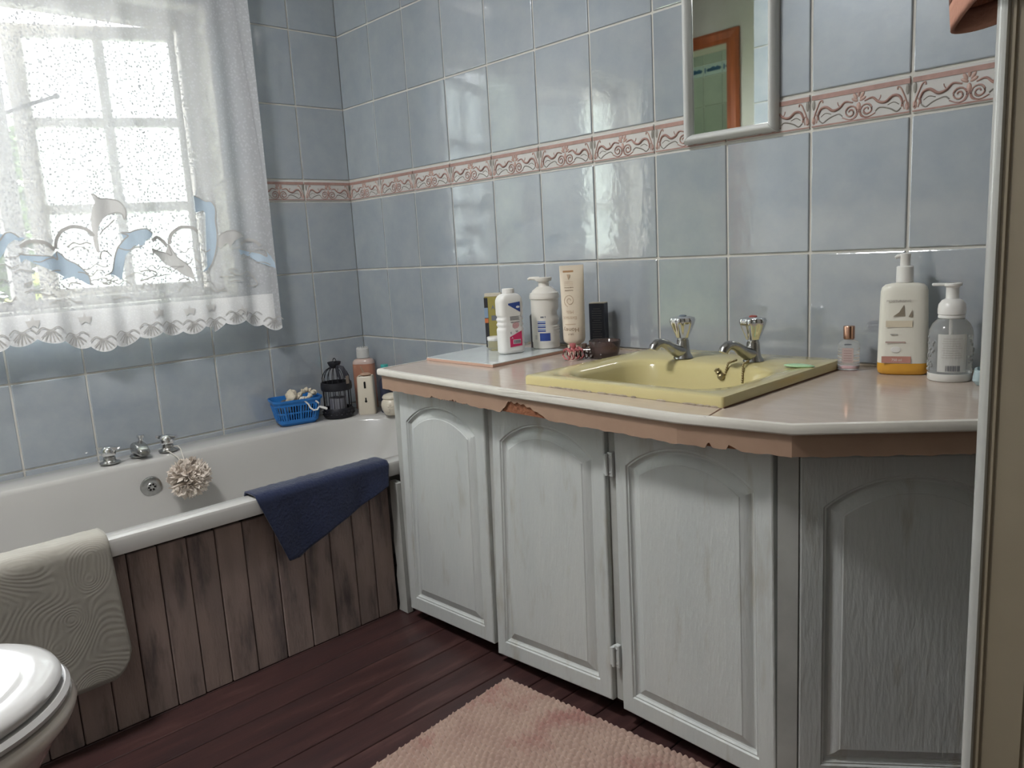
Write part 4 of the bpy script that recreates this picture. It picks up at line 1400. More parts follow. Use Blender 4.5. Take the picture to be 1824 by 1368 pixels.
def tube_y(x, z):
    """depth of the tube's front at (x, z)"""
    ks = [(0.039, 0.0262, 0.0225), (0.046, 0.0278, 0.0235), (0.10, 0.0285, 0.0205), (0.15, 0.0293, 0.0150), (0.19, 0.0300, 0.0085), (0.215, 0.0303, 0.0040), (0.23, 0.0304, 0.0014)]
    for i in range(len(ks) - 1):
        if ks[i][0] <= z <= ks[i + 1][0]:
            t = (z - ks[i][0]) / (ks[i + 1][0] - ks[i][0])
            a = ks[i][1] + (ks[i + 1][1] - ks[i][1]) * t
            c = ks[i][2] + (ks[i + 1][2] - ks[i][2]) * t
            u = min(0.999, abs(x) / a) ** (1 / 0.8)
            return -c * math.sqrt(1 - u * u)
    return -0.0015
def bend_text(s, size, m, x, z, flip, tilt=0.0):
    me = text_mesh(s, size, m)
    for vtx in me.vertices:
        px, pz, dep = vtx.co.x, vtx.co.y, vtx.co.z
        if flip:
            px, pz = -px, -pz
        X, Z = x + px, z + pz
        vtx.co = (X, tube_y(X, Z) - 0.0003 - dep, Z)
    return obj('lettering', me, tu)
def tube_patch(name, x0, x1, z0, z1, m):
    v, f = [], []
    for i in range(9):
        X = x0 + (x1 - x0) * i / 8
        v += [(X, tube_y(X, z0) - 0.0004, z0), (X, tube_y(X, z1) - 0.0004, z1)]
    for i in range(8):
        f.append((2 * i, 2 * i + 2, 2 * i + 3, 2 * i + 1))
    MB().add(v, f).build(name, m, tu)
ox = -0.009
bend_text('Honey', 0.0150, M_BROWNINK, ox + 0.001, 0.070, True)
bend_text('DR.V', 0.0065, M_BROWNINK, ox, 0.0590, True)
for k in range(1):
    tube_patch('text_line', ox - 0.013, ox + 0.013, 0.083, 0.0850, M_TANINK)
bend_text('Extract', 0.0115, M_TANINK, ox, 0.100, True)
bend_text('Milk', 0.0115, M_TANINK, ox, 0.115, True)
sw = []
for i in range(34):
    a = 2 * PI * 1.7 * i / 33
    r = 0.003 + 0.011 * i / 33
    X, Z = ox + r * math.cos(a), 0.143 + r * math.sin(a) * 1.15
    sw.append((X, tube_y(X, Z) - 0.0002, Z))
MB().tube(sw, 0.0008, 5).build('swirl_print', M_TANINK, tu)
bend_text('moisturise', 0.0050, M_BROWNINK, ox, 0.168, True)
bend_text('body lotion', 0.0050, M_BROWNINK, ox, 0.175, True)
for k in range(3):
    tube_patch('text_line', ox - 0.011, ox + 0.011, 0.181 + 0.004 * k, 0.1820 + 0.004 * k, M_TANINK)
decal(tu, 'vase_print', [(ox - 0.0005, 0.1945), (ox + 0.0005, 0.1945), (ox + 0.004, 0.208), (ox - 0.004, 0.208)], -0.0078, M_TANINK)
tube_patch('brown_bar', ox - 0.013, ox + 0.013, 0.213, 0.2175, mat('bar_ink', (0.45, 0.26, 0.13), 0.5))

# dark printed carton behind the tube
nb = thing('navy_carton', 'dark navy printed carton standing behind the cream tube', 'carton', (1.214, -0.050, CT + 0.0006), math.radians(22))
MB().rbox(-0.021, 0.021, -0.016, 0.016, 0, 0.126, 0.0008, 1).build('box', mat('navy_card', (0.030, 0.036, 0.055), 0.35), nb)
MB().rbox(-0.0205, 0.0205, -0.0155, 0.0155, 0.126, 0.1285, 0.0006, 1).build('top_flap', mat('buff_card', (0.55, 0.50, 0.42), 0.6), nb)
for k in range(16):
    w = 0.013 if k % 5 else 0.009
    decal(nb, 'text_line', rect(-w, w, 0.022 + 0.006 * k, 0.0234 + 0.006 * k), -0.0161, mat('pale_print', (0.15, 0.16, 0.17), 0.5), 0.0002)
sd = MB()
for k in range(11):
    sd.box(-0.0215, -0.0211, -0.008, 0.004, 0.012 + 0.010 * k, 0.018 + 0.010 * k)
sd.build('side_print', mat('pale_print2', (0.17, 0.18, 0.20), 0.5), nb)

# claw clips
def claw(name, label, loc, rz, m, s=1.0):
    c = thing(name, label, 'hair clip', loc, rz)
    for sgn, part in ((1, 'jaw'), (-1, 'jaw')):
        mb = MB()
        for k in range(4):
            x = (-0.016 + 0.0107 * k) * s
            mb.tube([(x, sgn * 0.002 * s, 0.030 * s), (x * 1.05, sgn * 0.015 * s, 0.024 * s), (x * 1.15, sgn * 0.019 * s, 0.012 * s), (x * 1.1, sgn * 0.010 * s, 0.0035 * s), (x, sgn * 0.002 * s, 0.0025 * s)], [0.0028 * s, 0.0026 * s, 0.0024 * s, 0.002 * s, 0.001 * s], 6)
        mb.tube([(-0.020 * s, sgn * 0.012 * s, 0.026 * s), (0.020 * s, sgn * 0.012 * s, 0.026 * s)], 0.0026 * s, 6)
        mb.rbox(-0.006 * s, 0.006 * s, min(sgn * 0.002 * s, sgn * 0.006 * s), max(sgn * 0.002 * s, sgn * 0.006 * s), 0.026 * s, 0.042 * s, 0.001, 1)
        mb.build(part, m, c, 50)
    MB().tube([(-0.008 * s, 0, 0.030 * s), (0.008 * s, 0, 0.030 * s)], 0.0035 * s, 8).build('spring', M_DULLCHROME, c)
    return c
claw('claw_clip', 'pink plastic claw hair clip on the counter beside the cream tube', (1.258, -0.205, CT + 0.0005), math.radians(70), mat('pink_clip', (0.52, 0.16, 0.17), 0.3), 1.0)
claw('claw_clip', 'brown translucent claw hair clip lying against the smoked glass dish', (1.272, -0.178, CT + 0.0005), math.radians(25), mat('tortoise_clip', (0.14, 0.09, 0.075), 0.15, trans=0.3), 0.92)
# smoked glass dish
gd = thing('glass_dish', 'small smoked glass dish at the back of the counter beside the sink', 'dish', (1.306, -0.140, CT + 0.0006), 0)
MB().lathe([(0.0, 0.0), (0.028, 0.0), (0.031, 0.002), (0.0365, 0.018), (0.0395, 0.042), (0.0385, 0.0435), (0.0365, 0.042), (0.0335, 0.018), (0.028, 0.006), (0.0, 0.005)], 40).build('bowl', mat('smoked_glass', (0.24, 0.18, 0.17), 0.05, trans=0.75, ior=1.45), gd, 50)
MB().lathe([(0.0, 0.0055), (0.027, 0.0062), (0.0315, 0.014), (0.030, 0.016), (0.0, 0.017)], 28).build('dried_soap', mat('brown_soap', (0.20, 0.11, 0.09), 0.5), gd, 50)
MB().tube([(-0.036, -0.012, 0.030), (-0.050, -0.018, 0.028), (-0.052, -0.020, 0.014), (-0.040, -0.014, 0.008), (-0.033, -0.011, 0.010)], 0.003, 8).build('handle', mat('smoked_glass', (0.24, 0.18, 0.17), 0.05), gd, 50)

# clear bottle with copper cap
cb = thing('perfume_bottle', 'small clear bottle with a copper cap right of the sink', 'bottle', (1.876, -0.064, CT + 0.0006), math.radians(18))
loops = []
for z, h, d in [(0.0, 0.016, 0.010), (0.002, 0.0195, 0.0135)] + [(0.004 + 0.006 * i + dz, 0.0205 - k * 0.0012, 0.0140 - k * 0.0008) for i in range(8) for dz, k in ((0.0, 1), (0.0015, 0), (0.0045, 0))] + [(0.0535, 0.0195, 0.0135), (0.058, 0.016, 0.011), (0.0605, 0.0095, 0.009), (0.063, 0.0080, 0.0080)]:
    loops.append(rr(-h, h, -d, d, min(h, d) * 0.6, 5, z))
MB().loft(loops).build('glass', M_CLEAR, cb, 40)
MB().rbox(-0.016, 0.016, -0.010, 0.010, 0.003, 0.010, 0.002, 1).build('liquid', mat('pink_liquid', (0.62, 0.36, 0.38), 0.1, trans=0.6), cb)
MB().lathe([(0.0100, 0.0632), (0.0108, 0.064), (0.0108, 0.088), (0.0100, 0.0892), (0.0, 0.0894)], 28).build('cap', mat('copper', (0.62, 0.36, 0.26), 0.22, 1.0), cb, 40)
decal(cb, 'label', rect(-0.011, 0.010, 0.016, 0.046), -0.0143, mat('pale_pink_label', (0.58, 0.46, 0.44), 0.5))
decal(cb, 'name_bar', rect(-0.007, 0.006, 0.052, 0.0545), -0.0143, M_INK)
for k in range(5):
    decal(cb, 'text_line', rect(-0.008, 0.007, 0.020 + 0.005 * k, 0.0210 + 0.005 * k), -0.0148, mat('mauve_ink', (0.35, 0.22, 0.22), 0.5), 0.0002)

# large lotion pump bottle
lo = thing('lotion_bottle', 'large translucent white lotion pump bottle with amber liquid at the bottom', 'bottle', (1.978, -0.062, CT + 0.0006), math.radians(20))
M_MILKY = mat('milky_plastic', (0.80, 0.78, 0.70), 0.3, sss=0.0)
M_AMBER = mat('amber_liquid', (0.72, 0.37, 0.05), 0.25)
def oval(a, c, z, p=0.72, n=40):
    return [(a * math.copysign(abs(math.cos(2 * PI * i / n)) ** p, math.cos(2 * PI * i / n)), c * math.copysign(abs(math.sin(2 * PI * i / n)) ** p, math.sin(2 * PI * i / n)), z) for i in range(n)]
MB().loft([oval(0.038, 0.016, 0), oval(0.0425, 0.019, 0.003), oval(0.0440, 0.020, 0.010), oval(0.0438, 0.020, 0.0205), oval(0.0438, 0.020, 0.022)]).build('liquid', M_AMBER, lo, 50)
MB().loft([oval(0.0438, 0.020, 0.0223), oval(0.0428, 0.020, 0.08), oval(0.0412, 0.020, 0.14), oval(0.0405, 0.020, 0.158), oval(0.0385, 0.019, 0.166), oval(0.033, 0.017, 0.171), oval(0.022, 0.015, 0.1735), oval(0.0135, 0.0135, 0.1745, 1.0)]).build('body', M_MILKY, lo, 50)
MB().lathe([(0.0140, 0.1745), (0.0150, 0.1755), (0.0145, 0.204), (0.0125, 0.2055)], 28).build('collar', M_TALC, lo, 40)
ph = MB().lathe([(0.0085, 0.2055), (0.0088, 0.207), (0.0088, 0.221), (0.0095, 0.2225), (0.0095, 0.228), (0.006, 0.2295)], 24)
ph.tube([(-0.004, 0, 0.2245), (-0.013, -0.002, 0.2235), (-0.017, -0.003, 0.221)], [0.0045, 0.0036, 0.003], 8)
ph.build('pump_head', M_TALC, lo, 40)
ly = -0.0207
decal(lo, 'rose_band', rect(-0.036, 0.014, 0.0235, 0.036), ly, mat('rose_band_ink', (0.55, 0.27, 0.22), 0.5))
text_on_front(lo, '750 ml', 0.0065, M_TALC, -0.010, ly - 0.0004, 0.029)
decal(lo, 'grey_wing', [(-0.018, 0.112), (0.002, 0.113), (0.000, 0.134), (-0.008, 0.120)], ly, mat('wing_ink', (0.26, 0.22, 0.17), 0.5))
decal(lo, 'grey_wing', [(0.008, 0.111), (0.015, 0.111), (0.014, 0.124)], ly, mat('wing_ink', (0.26, 0.22, 0.17), 0.5))
decal(lo, 'buff_band', rect(-0.030, 0.015, 0.092, 0.104), ly + 0.0002, mat('buff_band_ink', (0.74, 0.66, 0.52), 0.5))
text_on_front(lo, 'MOISTURISING', 0.0062, mat('grey_print', (0.45, 0.43, 0.40), 0.5), -0.009, ly - 0.0002, 0.141)
decal(lo, 'text_line', rect(-0.022, -0.009, 0.077, 0.079), ly, mat('grey_print', (0.45, 0.43, 0.40), 0.5))
decal(lo, 'text_line', rect(-0.030, 0.004, 0.062, 0.0645), ly, mat('mauve_print', (0.50, 0.36, 0.33), 0.5))
MB().ell((-0.012, ly - 0.0001, 0.049), 0.009, 0.0005, 0.006, 14, 6).build('leaf_print', M_TALC, lo)

# foam pump bottle
fo = thing('foam_bottle', 'clear foam soap bottle with white pump beside the lotion bottle', 'bottle', (2.068, -0.085, CT + 0.0006), math.radians(20))
MB().lathe([(0.0, 0.0), (0.0345, 0.0), (0.036, 0.002), (0.036, 0.013), (0.0355, 0.0135)], 40).build('soap_fill', mat('white_soap', (0.74, 0.73, 0.70), 0.3), fo, 40)
MB().lathe([(0.0355, 0.0138), (0.0358, 0.016), (0.0358, 0.082), (0.0345, 0.092), (0.030, 0.102), (0.0235, 0.109), (0.0205, 0.112), (0.0200, 0.118)], 40).build('bottle', M_CLEAR, fo, 50)
MB().lathe([(0.0205, 0.112), (0.0217, 0.113), (0.0217, 0.117), (0.0205, 0.1182)], 30).build('neck_ring', M_TALC, fo, 40)
MB().lathe([(0.0212, 0.1185), (0.0225, 0.1195), (0.0228, 0.128), (0.0215, 0.137), (0.0165, 0.144), (0.0115, 0.1465)], 32).build('collar', M_TALC, fo, 50)
fh = MB().lathe([(0.0108, 0.1465), (0.0105, 0.150), (0.0105, 0.166), (0.0115, 0.168), (0.0150, 0.170), (0.0152, 0.1735), (0.014, 0.1748)], 28)
fh.rbox(-0.033, 0.006, -0.0075, 0.0075, 0.1698, 0.1748, 0.0022, 2)
fh.build('pump_head', M_TALC, fo, 40)
MB().tube([(0, 0, 0.02), (0, 0, 0.112)], 0.0028, 8).build('dip_tube', M_TALC, fo)
M_LABELG = mat('label_grey', (0.58, 0.58, 0.56), 0.5)
wrap(fo, 'back_label', -36, 40, 0.018, 0.086, 0.0359, M_LABELG)
for k in range(9):
    wrap(fo, 'text_line', -24 + (k % 3) * 2, 28 - (k % 4) * 3, 0.044 + 0.0042 * k, 0.0448 + 0.0042 * k, 0.0364, mat('grey_print', (0.45, 0.43, 0.40), 0.5))
r_ = random.Random(4)
a_ = -14.0
while a_ < 22:
    w = r_.choice((0.9, 1.6, 2.6))
    wrap(fo, 'barcode_bar', a_, a_ + w, 0.020, 0.030, 0.0364, M_INK, n=2)
    a_ += w + r_.choice((1.0, 1.8))
fl_ = MB()
r_ = random.Random(9)
for i in range(40):
    s = r_.choice((-1, 1))
    a = math.radians(s * r_.uniform(48, 82)) - PI / 2
    z = r_.uniform(0.02, 0.085)
    fl_.ell((0.0360 * math.cos(a), 0.0360 * math.sin(a), z), 0.0022, 0.0022, 0.0030, 6, 4)
fl_.build('floral_print', mat('flower_ink', (0.34, 0.35, 0.35), 0.5), fo)

# pale blue soap holder half hidden by the door edge
bh = thing('soap_holder', 'pale blue plastic soap holder at the right end of the counter', 'soap holder', (2.150, -0.095, CT + 0.0006), math.radians(15))
M_PBLUE = mat('pale_blue_plastic', (0.40, 0.50, 0.53), 0.35)
MB().loft([rr(-0.034, 0.034, -0.026, 0.026, 0.008, 5, 0.0), rr(-0.040, 0.040, -0.030, 0.030, 0.010, 5, 0.008), rr(-0.037, 0.037, -0.027, 0.027, 0.010, 5, 0.024), rr(-0.033, 0.033, -0.023, 0.023, 0.008, 5, 0.026), rr(-0.030, 0.030, -0.020, 0.020, 0.008, 5, 0.010)]).build('tray', M_PBLUE, bh, 40)
MB().rbox(-0.026, 0.034, 0.020, 0.027, 0.0, 0.088, 0.003, 2).build('back_plate', M_PBLUE, bh, 40)
MB().lathe([(0.011, 0.026), (0.012, 0.03), (0.012, 0.128), (0.008, 0.136), (0.0, 0.137)], 20, c=(0.004, 0.004)).build('white_tube', M_TALC, bh, 40)

# ------------------------------------------------------------------ things on the bath's edge
DK = 0.4092
# blue basket ------------------------------------------------------
bk = thing('plastic_basket', 'bright blue slotted plastic basket on the bath edge', 'basket', (0.083, -0.352, DK + 0.001), math.radians(76))
M_BBLUE = mat('blue_plastic', (0.022, 0.17, 0.50), 0.35)
def bloop(hx, hy, r, z):
    return rr(-hx, hx, -hy, hy, r, 6, z)
# local x runs along the bath; walls flare outwards; built from rings and uprights so the slots are open
def ring(h0, h1, f0, f1, m=M_BBLUE):
    mb = MB()
    th = 0.0022
    o0, o1 = bloop(f0[0], f0[1], f0[2], h0), bloop(f1[0], f1[1], f1[2], h1)
    i1, i0 = bloop(f1[0] - th, f1[1] - th, f1[2] - th * .5, h1), bloop(f0[0] - th, f0[1] - th, f0[2] - th * .5, h0)
    mb.loft([o0, o1, i1, i0, o0], False, False)
    return mb
def fl_at(z):
    t = z / 0.088
    return (0.066 + 0.016 * t, 0.044 + 0.013 * t, 0.022 + 0.004 * t)
MB().loft([bloop(0.060, 0.038, 0.02, 0.0), bloop(0.064, 0.042, 0.022, 0.008), bloop(0.062, 0.040, 0.02, 0.009)], True, True).build('base', M_BBLUE, bk, 40)
wl_ = MB()
for a, b in ((0.008, 0.020), (0.041, 0.046), (0.068, 0.084)):
    q = ring(a, b, fl_at(a), fl_at(b))
    wl_.add(q.v, q.f)
n = 4 * 6
def around(z, s, inset=0.0011):
    hx, hy, r = fl_at(z)
    hx -= inset; hy -= inset
    pts = rr(-hx, hx, -hy, hy, r, 10, z)
    L = [0.0]
    for i in range(len(pts)):
        a, b = Vector(pts[i]), Vector(pts[(i + 1) % len(pts)])
        L.append(L[-1] + (b - a).length)
    t = s * L[-1]
    for i in range(len(pts)):
        if L[i] <= t <= L[i + 1]:
            a, b = Vector(pts[i]), Vector(pts[(i + 1) % len(pts)])
            return a.lerp(b, (t - L[i]) / max(1e-9, L[i + 1] - L[i]))
for i in range(52):
    s = (i + 0.5) / 52
    pa, pb, pc = around(0.020, s), around(0.044, s), around(0.069, s)
    wl_.tube([pa, pb, pc], 0.0021 if i % 6 else 0.0042, 5)
wl_.build('slotted_wall', M_BBLUE, bk, 40)
q = ring(0.082, 0.090, (0.085, 0.060, 0.028), (0.0862, 0.0612, 0.029))
q.build('rim', M_BBLUE, bk, 40)
# things in the basket
M_LOOFAH = mat('loofah_cream', (0.74, 0.66, 0.53), 0.9, var=0.35, vscale=60, bump=0.8, bscale=150)
def lump(name, label, cat, loc, seed, rx, ry, rz, m, parent=None):
    r = random.Random(seed)
    ph = [(r.uniform(2, 5), r.uniform(0, 6), r.uniform(2, 5), r.uniform(0, 6), r.uniform(.05, .16)) for _ in range(5)]
    mb = MB()
    n, k = 30, 18
    loops = []
    for j in range(k + 1):
        b = -PI / 2 + PI * j / k
        l = []
        for i in range(n):
            a = 2 * PI * i / n
            d = 1 + sum(p[4] * math.sin(round(p[0]) * a + p[1] + math.sin(p[2] * b + p[3])) for p in ph)
            cr = max(math.cos(b), 1e-3)
            l.append((rx * cr * math.cos(a) * d, ry * cr * math.sin(a) * d, rz * math.sin(b) * (1 + 0.5 * (d - 1))))
        loops.append(l)
    mb.loft(loops)
    o = mb.build(name, m, parent, 60, loc)
    if label:
        tag(o, label, cat)
    return o
lump('loofah', 'cream curled loofah at the left of the blue basket', 'loofah', (0.112, -0.378, DK + 0.096), 3, 0.021, 0.020, 0.027, M_LOOFAH)
sc = MB()
pts = []
for i in range(40):
    a = 2 * PI * i / 40
    pts.append((0.020 * math.cos(a), 0.034 * math.sin(a), 0.006 * math.sin(3 * a)))
sc.tube(pts, [0.0075 + 0.0035 * math.sin(i * 2.4) for i in range(40)], 9, closed=True)
sco = sc.build('scrunchie', M_LOOFAH, None, 60, (0.105, -0.322, DK + 0.098), (0.15, 0.25, 0.2))
tag(sco, 'crumpled cream hair scrunchie on top of the blue basket', 'scrunchie')
lump('sponge', 'dark sponge inside the blue basket', 'sponge', (0.075, -0.385, DK + 0.062), 8, 0.030, 0.026, 0.022, mat('grey_sponge', (0.10, 0.11, 0.13), 0.9))
lump('washcloth', 'rolled dark cloth inside the blue basket', 'cloth', (0.075, -0.322, DK + 0.052), 12, 0.030, 0.036, 0.026, mat('dark_cloth', (0.09, 0.10, 0.12), 0.95))
# white plastic hook hooked over the basket wall
hk = MB()
hp = [(0, -0.044, 0.026), (0, -0.036, 0.022), (0, -0.026, 0.010), (0, -0.020, -0.004), (0, -0.010, -0.0135), (0, 0.003, -0.0130), (0, 0.0095, -0.003), (0, 0.009, 0.009), (0, 0.003, 0.016), (0, -0.001, 0.018)]
hk.tube(hp, 0.0030, 8)
hk.tube([(0, 0.0095, -0.003), (0, 0.022, -0.008), (0, 0.036, -0.015)], [0.003, 0.0045, 0.0042], 8)
hk.tube([(0, -0.047 + 0.0055 * math.cos(a), 0.0285 + 0.0055 * math.sin(a)) for a in [2 * PI * i / 14 for i in range(14)]], 0.0030, 7, closed=True)
hko = hk.build('shower_hook', M_TALC, None, 60, (0.153, -0.312, DK + 0.060), (0, 0, math.radians(-20)))
tag(hko, 'white plastic double hook hanging on the front of the blue basket', 'hook')

# birdcage lantern ---------------------------------------------------
ln = thing('birdcage_lantern', 'black metal birdcage lantern on the bath edge', 'lantern', (0.128, -0.212, DK + 0.0005), 0)
M_BLACKMETAL = mat('black_metal', (0.022, 0.022, 0.028), 0.5, 0.4)
LR = 0.052
MB().lathe([(0.0, 0.0), (LR - 0.004, 0.0), (LR, 0.003), (LR + 0.002, 0.010), (LR, 0.030), (LR - 0.003, 0.036), (LR - 0.008, 0.034), (LR - 0.008, 0.008), (0.0, 0.006)], 36).build('base_tray', M_BLACKMETAL, ln, 40)
db_ = MB()
for i in range(18):
    a = 2 * PI * i / 18
    for k, zz in enumerate((0.014, 0.023)):
        db_.ell(((LR + 0.001) * math.cos(a + k * .17), (LR + 0.001) * math.sin(a + k * .17), zz), 0.0045, 0.0045, 0.003, 6, 4)
db_.build('base_ornament', M_BLACKMETAL, ln, 40)
for i in range(16):
    a = 2 * PI * i / 16
    c, s = math.cos(a), math.sin(a)
    path = [((LR - 0.004) * c, (LR - 0.004) * s, 0.034), ((LR - 0.004) * c, (LR - 0.004) * s, 0.128)]
    for t in (0.2, 0.4, 0.6, 0.8, 1.0):
        path.append(((LR - 0.004) * math.cos(t * PI / 2) * c + 0.006 * c * t, (LR - 0.004) * math.cos(t * PI / 2) * s + 0.006 * s * t, 0.128 + 0.052 * math.sin(t * PI / 2)))
    MB().tube(path, 0.0014, 5).build('wire', M_BLACKMETAL, ln)
MB().lathe([(LR - 0.004, 0.098), (LR + 0.001, 0.099), (LR + 0.0025, 0.106), (LR + 0.0025, 0.118), (LR + 0.001, 0.126), (LR - 0.004, 0.127), (LR - 0.005, 0.112), (LR - 0.004, 0.098)], 36).build('filigree_band', M_BLACKMETAL, ln, 40)
MB().lathe([(0.014, 0.176), (0.016, 0.179), (0.020, 0.186), (0.024, 0.196), (0.0235, 0.1975), (0.012, 0.192), (0.0, 0.190)], 24).build('crown', M_BLACKMETAL, ln, 40)
MB().tube([(0.010 * math.cos(a), 0.002, 0.200 + 0.010 * math.sin(a)) for a in [2 * PI * i / 18 for i in range(18)]], 0.0016, 6, closed=True).build('ring', M_BLACKMETAL, ln, 60)
for s, dx in ((1, 0.0), (-1, 0.0)):
    MB().add([(0.020, s * 0.004, 0.188), (0.034, s * 0.016, 0.182), (0.046, s * 0.022, 0.160), (0.052, s * 0.016, 0.140), (0.050, s * 0.006, 0.142), (0.040, s * 0.006, 0.166), (0.020, -s * 0.004, 0.186)], [(0, 1, 2, 3, 4, 5, 6)]).build('ribbon', mat('black_ribbon', (0.03, 0.03, 0.04), 0.7), ln)
MB().rbox(0.0545, 0.0555, 0.008, 0.020, 0.122, 0.150, 0.0004, 1).build('gift_tag', mat('brown_tag', (0.20, 0.16, 0.13), 0.7), ln)
MB().lathe([(0.0, 0.008), (0.030, 0.008), (0.030, 0.070), (0.0, 0.070)], 24).build('candle', mat('grey_candle', (0.20, 0.20, 0.23), 0.5), ln, 40)

# cream ceramic holder with keyhole cut-outs --------------------------
ch_ = thing('ceramic_holder', 'cream ceramic holder with keyhole slots behind the lantern', 'holder', (0.176, -0.120, DK + 0.0005), math.radians(48))
M_CERAM = mat('cream_ceramic', (0.66, 0.60, 0.50), 0.25)
MB().loft([rr(-0.030, 0.030, -0.026, 0.026, 0.008, 5, 0.0), rr(-0.032, 0.032, -0.028, 0.028, 0.010, 5, 0.004), rr(-0.028, 0.028, -0.025, 0.025, 0.009, 5, 0.135), rr(-0.026, 0.026, -0.023, 0.023, 0.008, 5, 0.138), rr(-0.023, 0.023, -0.020, 0.020, 0.007, 5, 0.136), rr(-0.024, 0.024, -0.021, 0.021, 0.007, 5, 0.04)]).build('vessel', M_CERAM, ch_, 40)
decal(ch_, 'keyhole_slot', [(-0.0035, 0.096), (0.0035, 0.096), (0.0035, 0.117), (0.0025, 0.1195), (0, 0.1205), (-0.0025, 0.1195), (-0.0035, 0.117)], -0.0262, M_DARK, 0.0006)
decal(ch_, 'keyhole_slot', [(0.0045 * math.cos(2 * PI * i / 14), 0.049 + 0.0045 * math.sin(2 * PI * i / 14)) for i in range(14)], -0.0280, M_DARK, 0.0006)
decal(ch_, 'keyhole_slot', rect(-0.0025, 0.0025, 0.050, 0.062), -0.0276, M_DARK, 0.0006)
MB().tube([(0.0, 0.004, 0.06), (-0.006, 0.003, 0.150), (-0.014, 0.0, 0.172)], [0.004, 0.0035, 0.002], 8).build('wooden_stick', mat('tan_stick', (0.42, 0.27, 0.18), 0.7), ch_, 50)
MB().ell((0.002, 0, 0.142), 0.020, 0.012, 0.007, 14, 8).build('bristle_tuft', mat('tan_bristle', (0.46, 0.30, 0.22), 0.9, bump=0.6), ch_, 60)

# peach bottle with white cap
pb_ = thing('peach_bottle', 'tall peach coloured bottle with white cap in the corner of the bath', 'bottle', (0.098, -0.072, DK + 0.0005), math.radians(40))
M_PEACH = mat('peach_liquid', (0.46, 0.22, 0.15), 0.25)
MB().loft([oval(0.036, 0.024, 0), oval(0.040, 0.027, 0.005), oval(0.041, 0.028, 0.10), oval(0.040, 0.028, 0.170)]).build('liquid', M_PEACH, pb_, 50)
MB().loft([oval(0.040, 0.028, 0.1703), oval(0.039, 0.027, 0.178), oval(0.033, 0.024, 0.186), oval(0.021, 0.019, 0.190)]).build('shoulder', mat('peach_clear', (0.55, 0.42, 0.38), 0.2), pb_, 50)
MB().lathe([(0.021, 0.1905), (0.0235, 0.192), (0.0225, 0.226), (0.0205, 0.2275), (0.0, 0.228)], 28).build('cap', mat('greyed_white', (0.58, 0.57, 0.56), 0.4), pb_, 40)
mb_ = MB()
for i in range(14):
    a = 2 * PI * i / 14
    mb_.box(0.0185 * math.cos(a) - 0.0018, 0.0185 * math.cos(a) + 0.0018, 0.0185 * math.sin(a) - 0.0018, 0.0185 * math.sin(a) + 0.0018, 0.2278, 0.231)
mb_.build('cap_teeth', mat('greyed_white', (0.58, 0.57, 0.56), 0.4), pb_)

# dark bottle with teal cap
tc_ = thing('dark_bottle', 'dark blue bottle with a teal cap between the peach bottle and the counter', 'bottle', (0.222, -0.066, DK + 0.0005), 0)
MB().lathe([(0.0215, 0), (0.0235, 0.003), (0.0235, 0.112), (0.020, 0.122), (0.0125, 0.128), (0.012, 0.130)], 28).build('body', mat('dark_blue_plastic', (0.030, 0.035, 0.065), 0.3), tc_, 50)
MB().lathe([(0.0125, 0.1305), (0.0135, 0.132), (0.0135, 0.172), (0.0125, 0.174), (0.0, 0.1745)], 24).build('cap', mat('teal_plastic', (0.05, 0.36, 0.34), 0.35), tc_, 40)
tc2 = thing('dark_bottle', 'squat black bottle beside the white pot under the counter end', 'bottle', (0.275, -0.034, DK + 0.0005), 0)
MB().lathe([(0.018, 0), (0.020, 0.003), (0.020, 0.070), (0.017, 0.080), (0.011, 0.084)], 28).build('body', mat('black_plastic', (0.025, 0.025, 0.03), 0.3), tc2, 50)
MB().lathe([(0.0120, 0.0842), (0.0125, 0.086), (0.0125, 0.104), (0.0, 0.105)], 20).build('cap', mat('black_plastic', (0.025, 0.025, 0.03), 0.3), tc2, 40)

# small white pot with relief
pt = thing('ceramic_pot', 'small cream ceramic pot with flower relief beside the cabinet', 'pot', (0.292, -0.094, DK + 0.0055), math.radians(45))
# the rim of the bath is 8 mm higher towards the front, so the pot's foot follows it
MB().lathe([(0.0, 0.0), (0.024, 0.0), (0.027, 0.002), (0.036, 0.020), (0.0385, 0.034), (0.036, 0.048), (0.030, 0.056), (0.0285, 0.058)], 36).build('body', M_CERAM, pt, 50)
MB().lathe([(0.030, 0.0582), (0.033, 0.060), (0.033, 0.064), (0.028, 0.071), (0.014, 0.076), (0.0, 0.077)], 36).build('lid', M_CERAM, pt, 50)
fr_ = MB()
for k in range(5):
    a = 2 * PI * k / 5
    e = MB().ell((0, 0, 0), 0.0030, 0.0018, 0.0058, 8, 6).xf(Matrix.Translation((0.0065 * math.sin(a), -0.0380, 0.033 + 0.0065 * math.cos(a))) @ Matrix.Rotation(a, 4, 'Y'))
    fr_.add(e.v, e.f)
fr_.ell((0, -0.0385, 0.033), 0.0022, 0.0018, 0.0022, 8, 6)
fr_.tube([(0.0, -0.038, 0.026), (-0.004, -0.0365, 0.018), (-0.010, -0.034, 0.014)], 0.0009, 5)
fr_.build('flower_relief', M_CERAM, pt, 60)

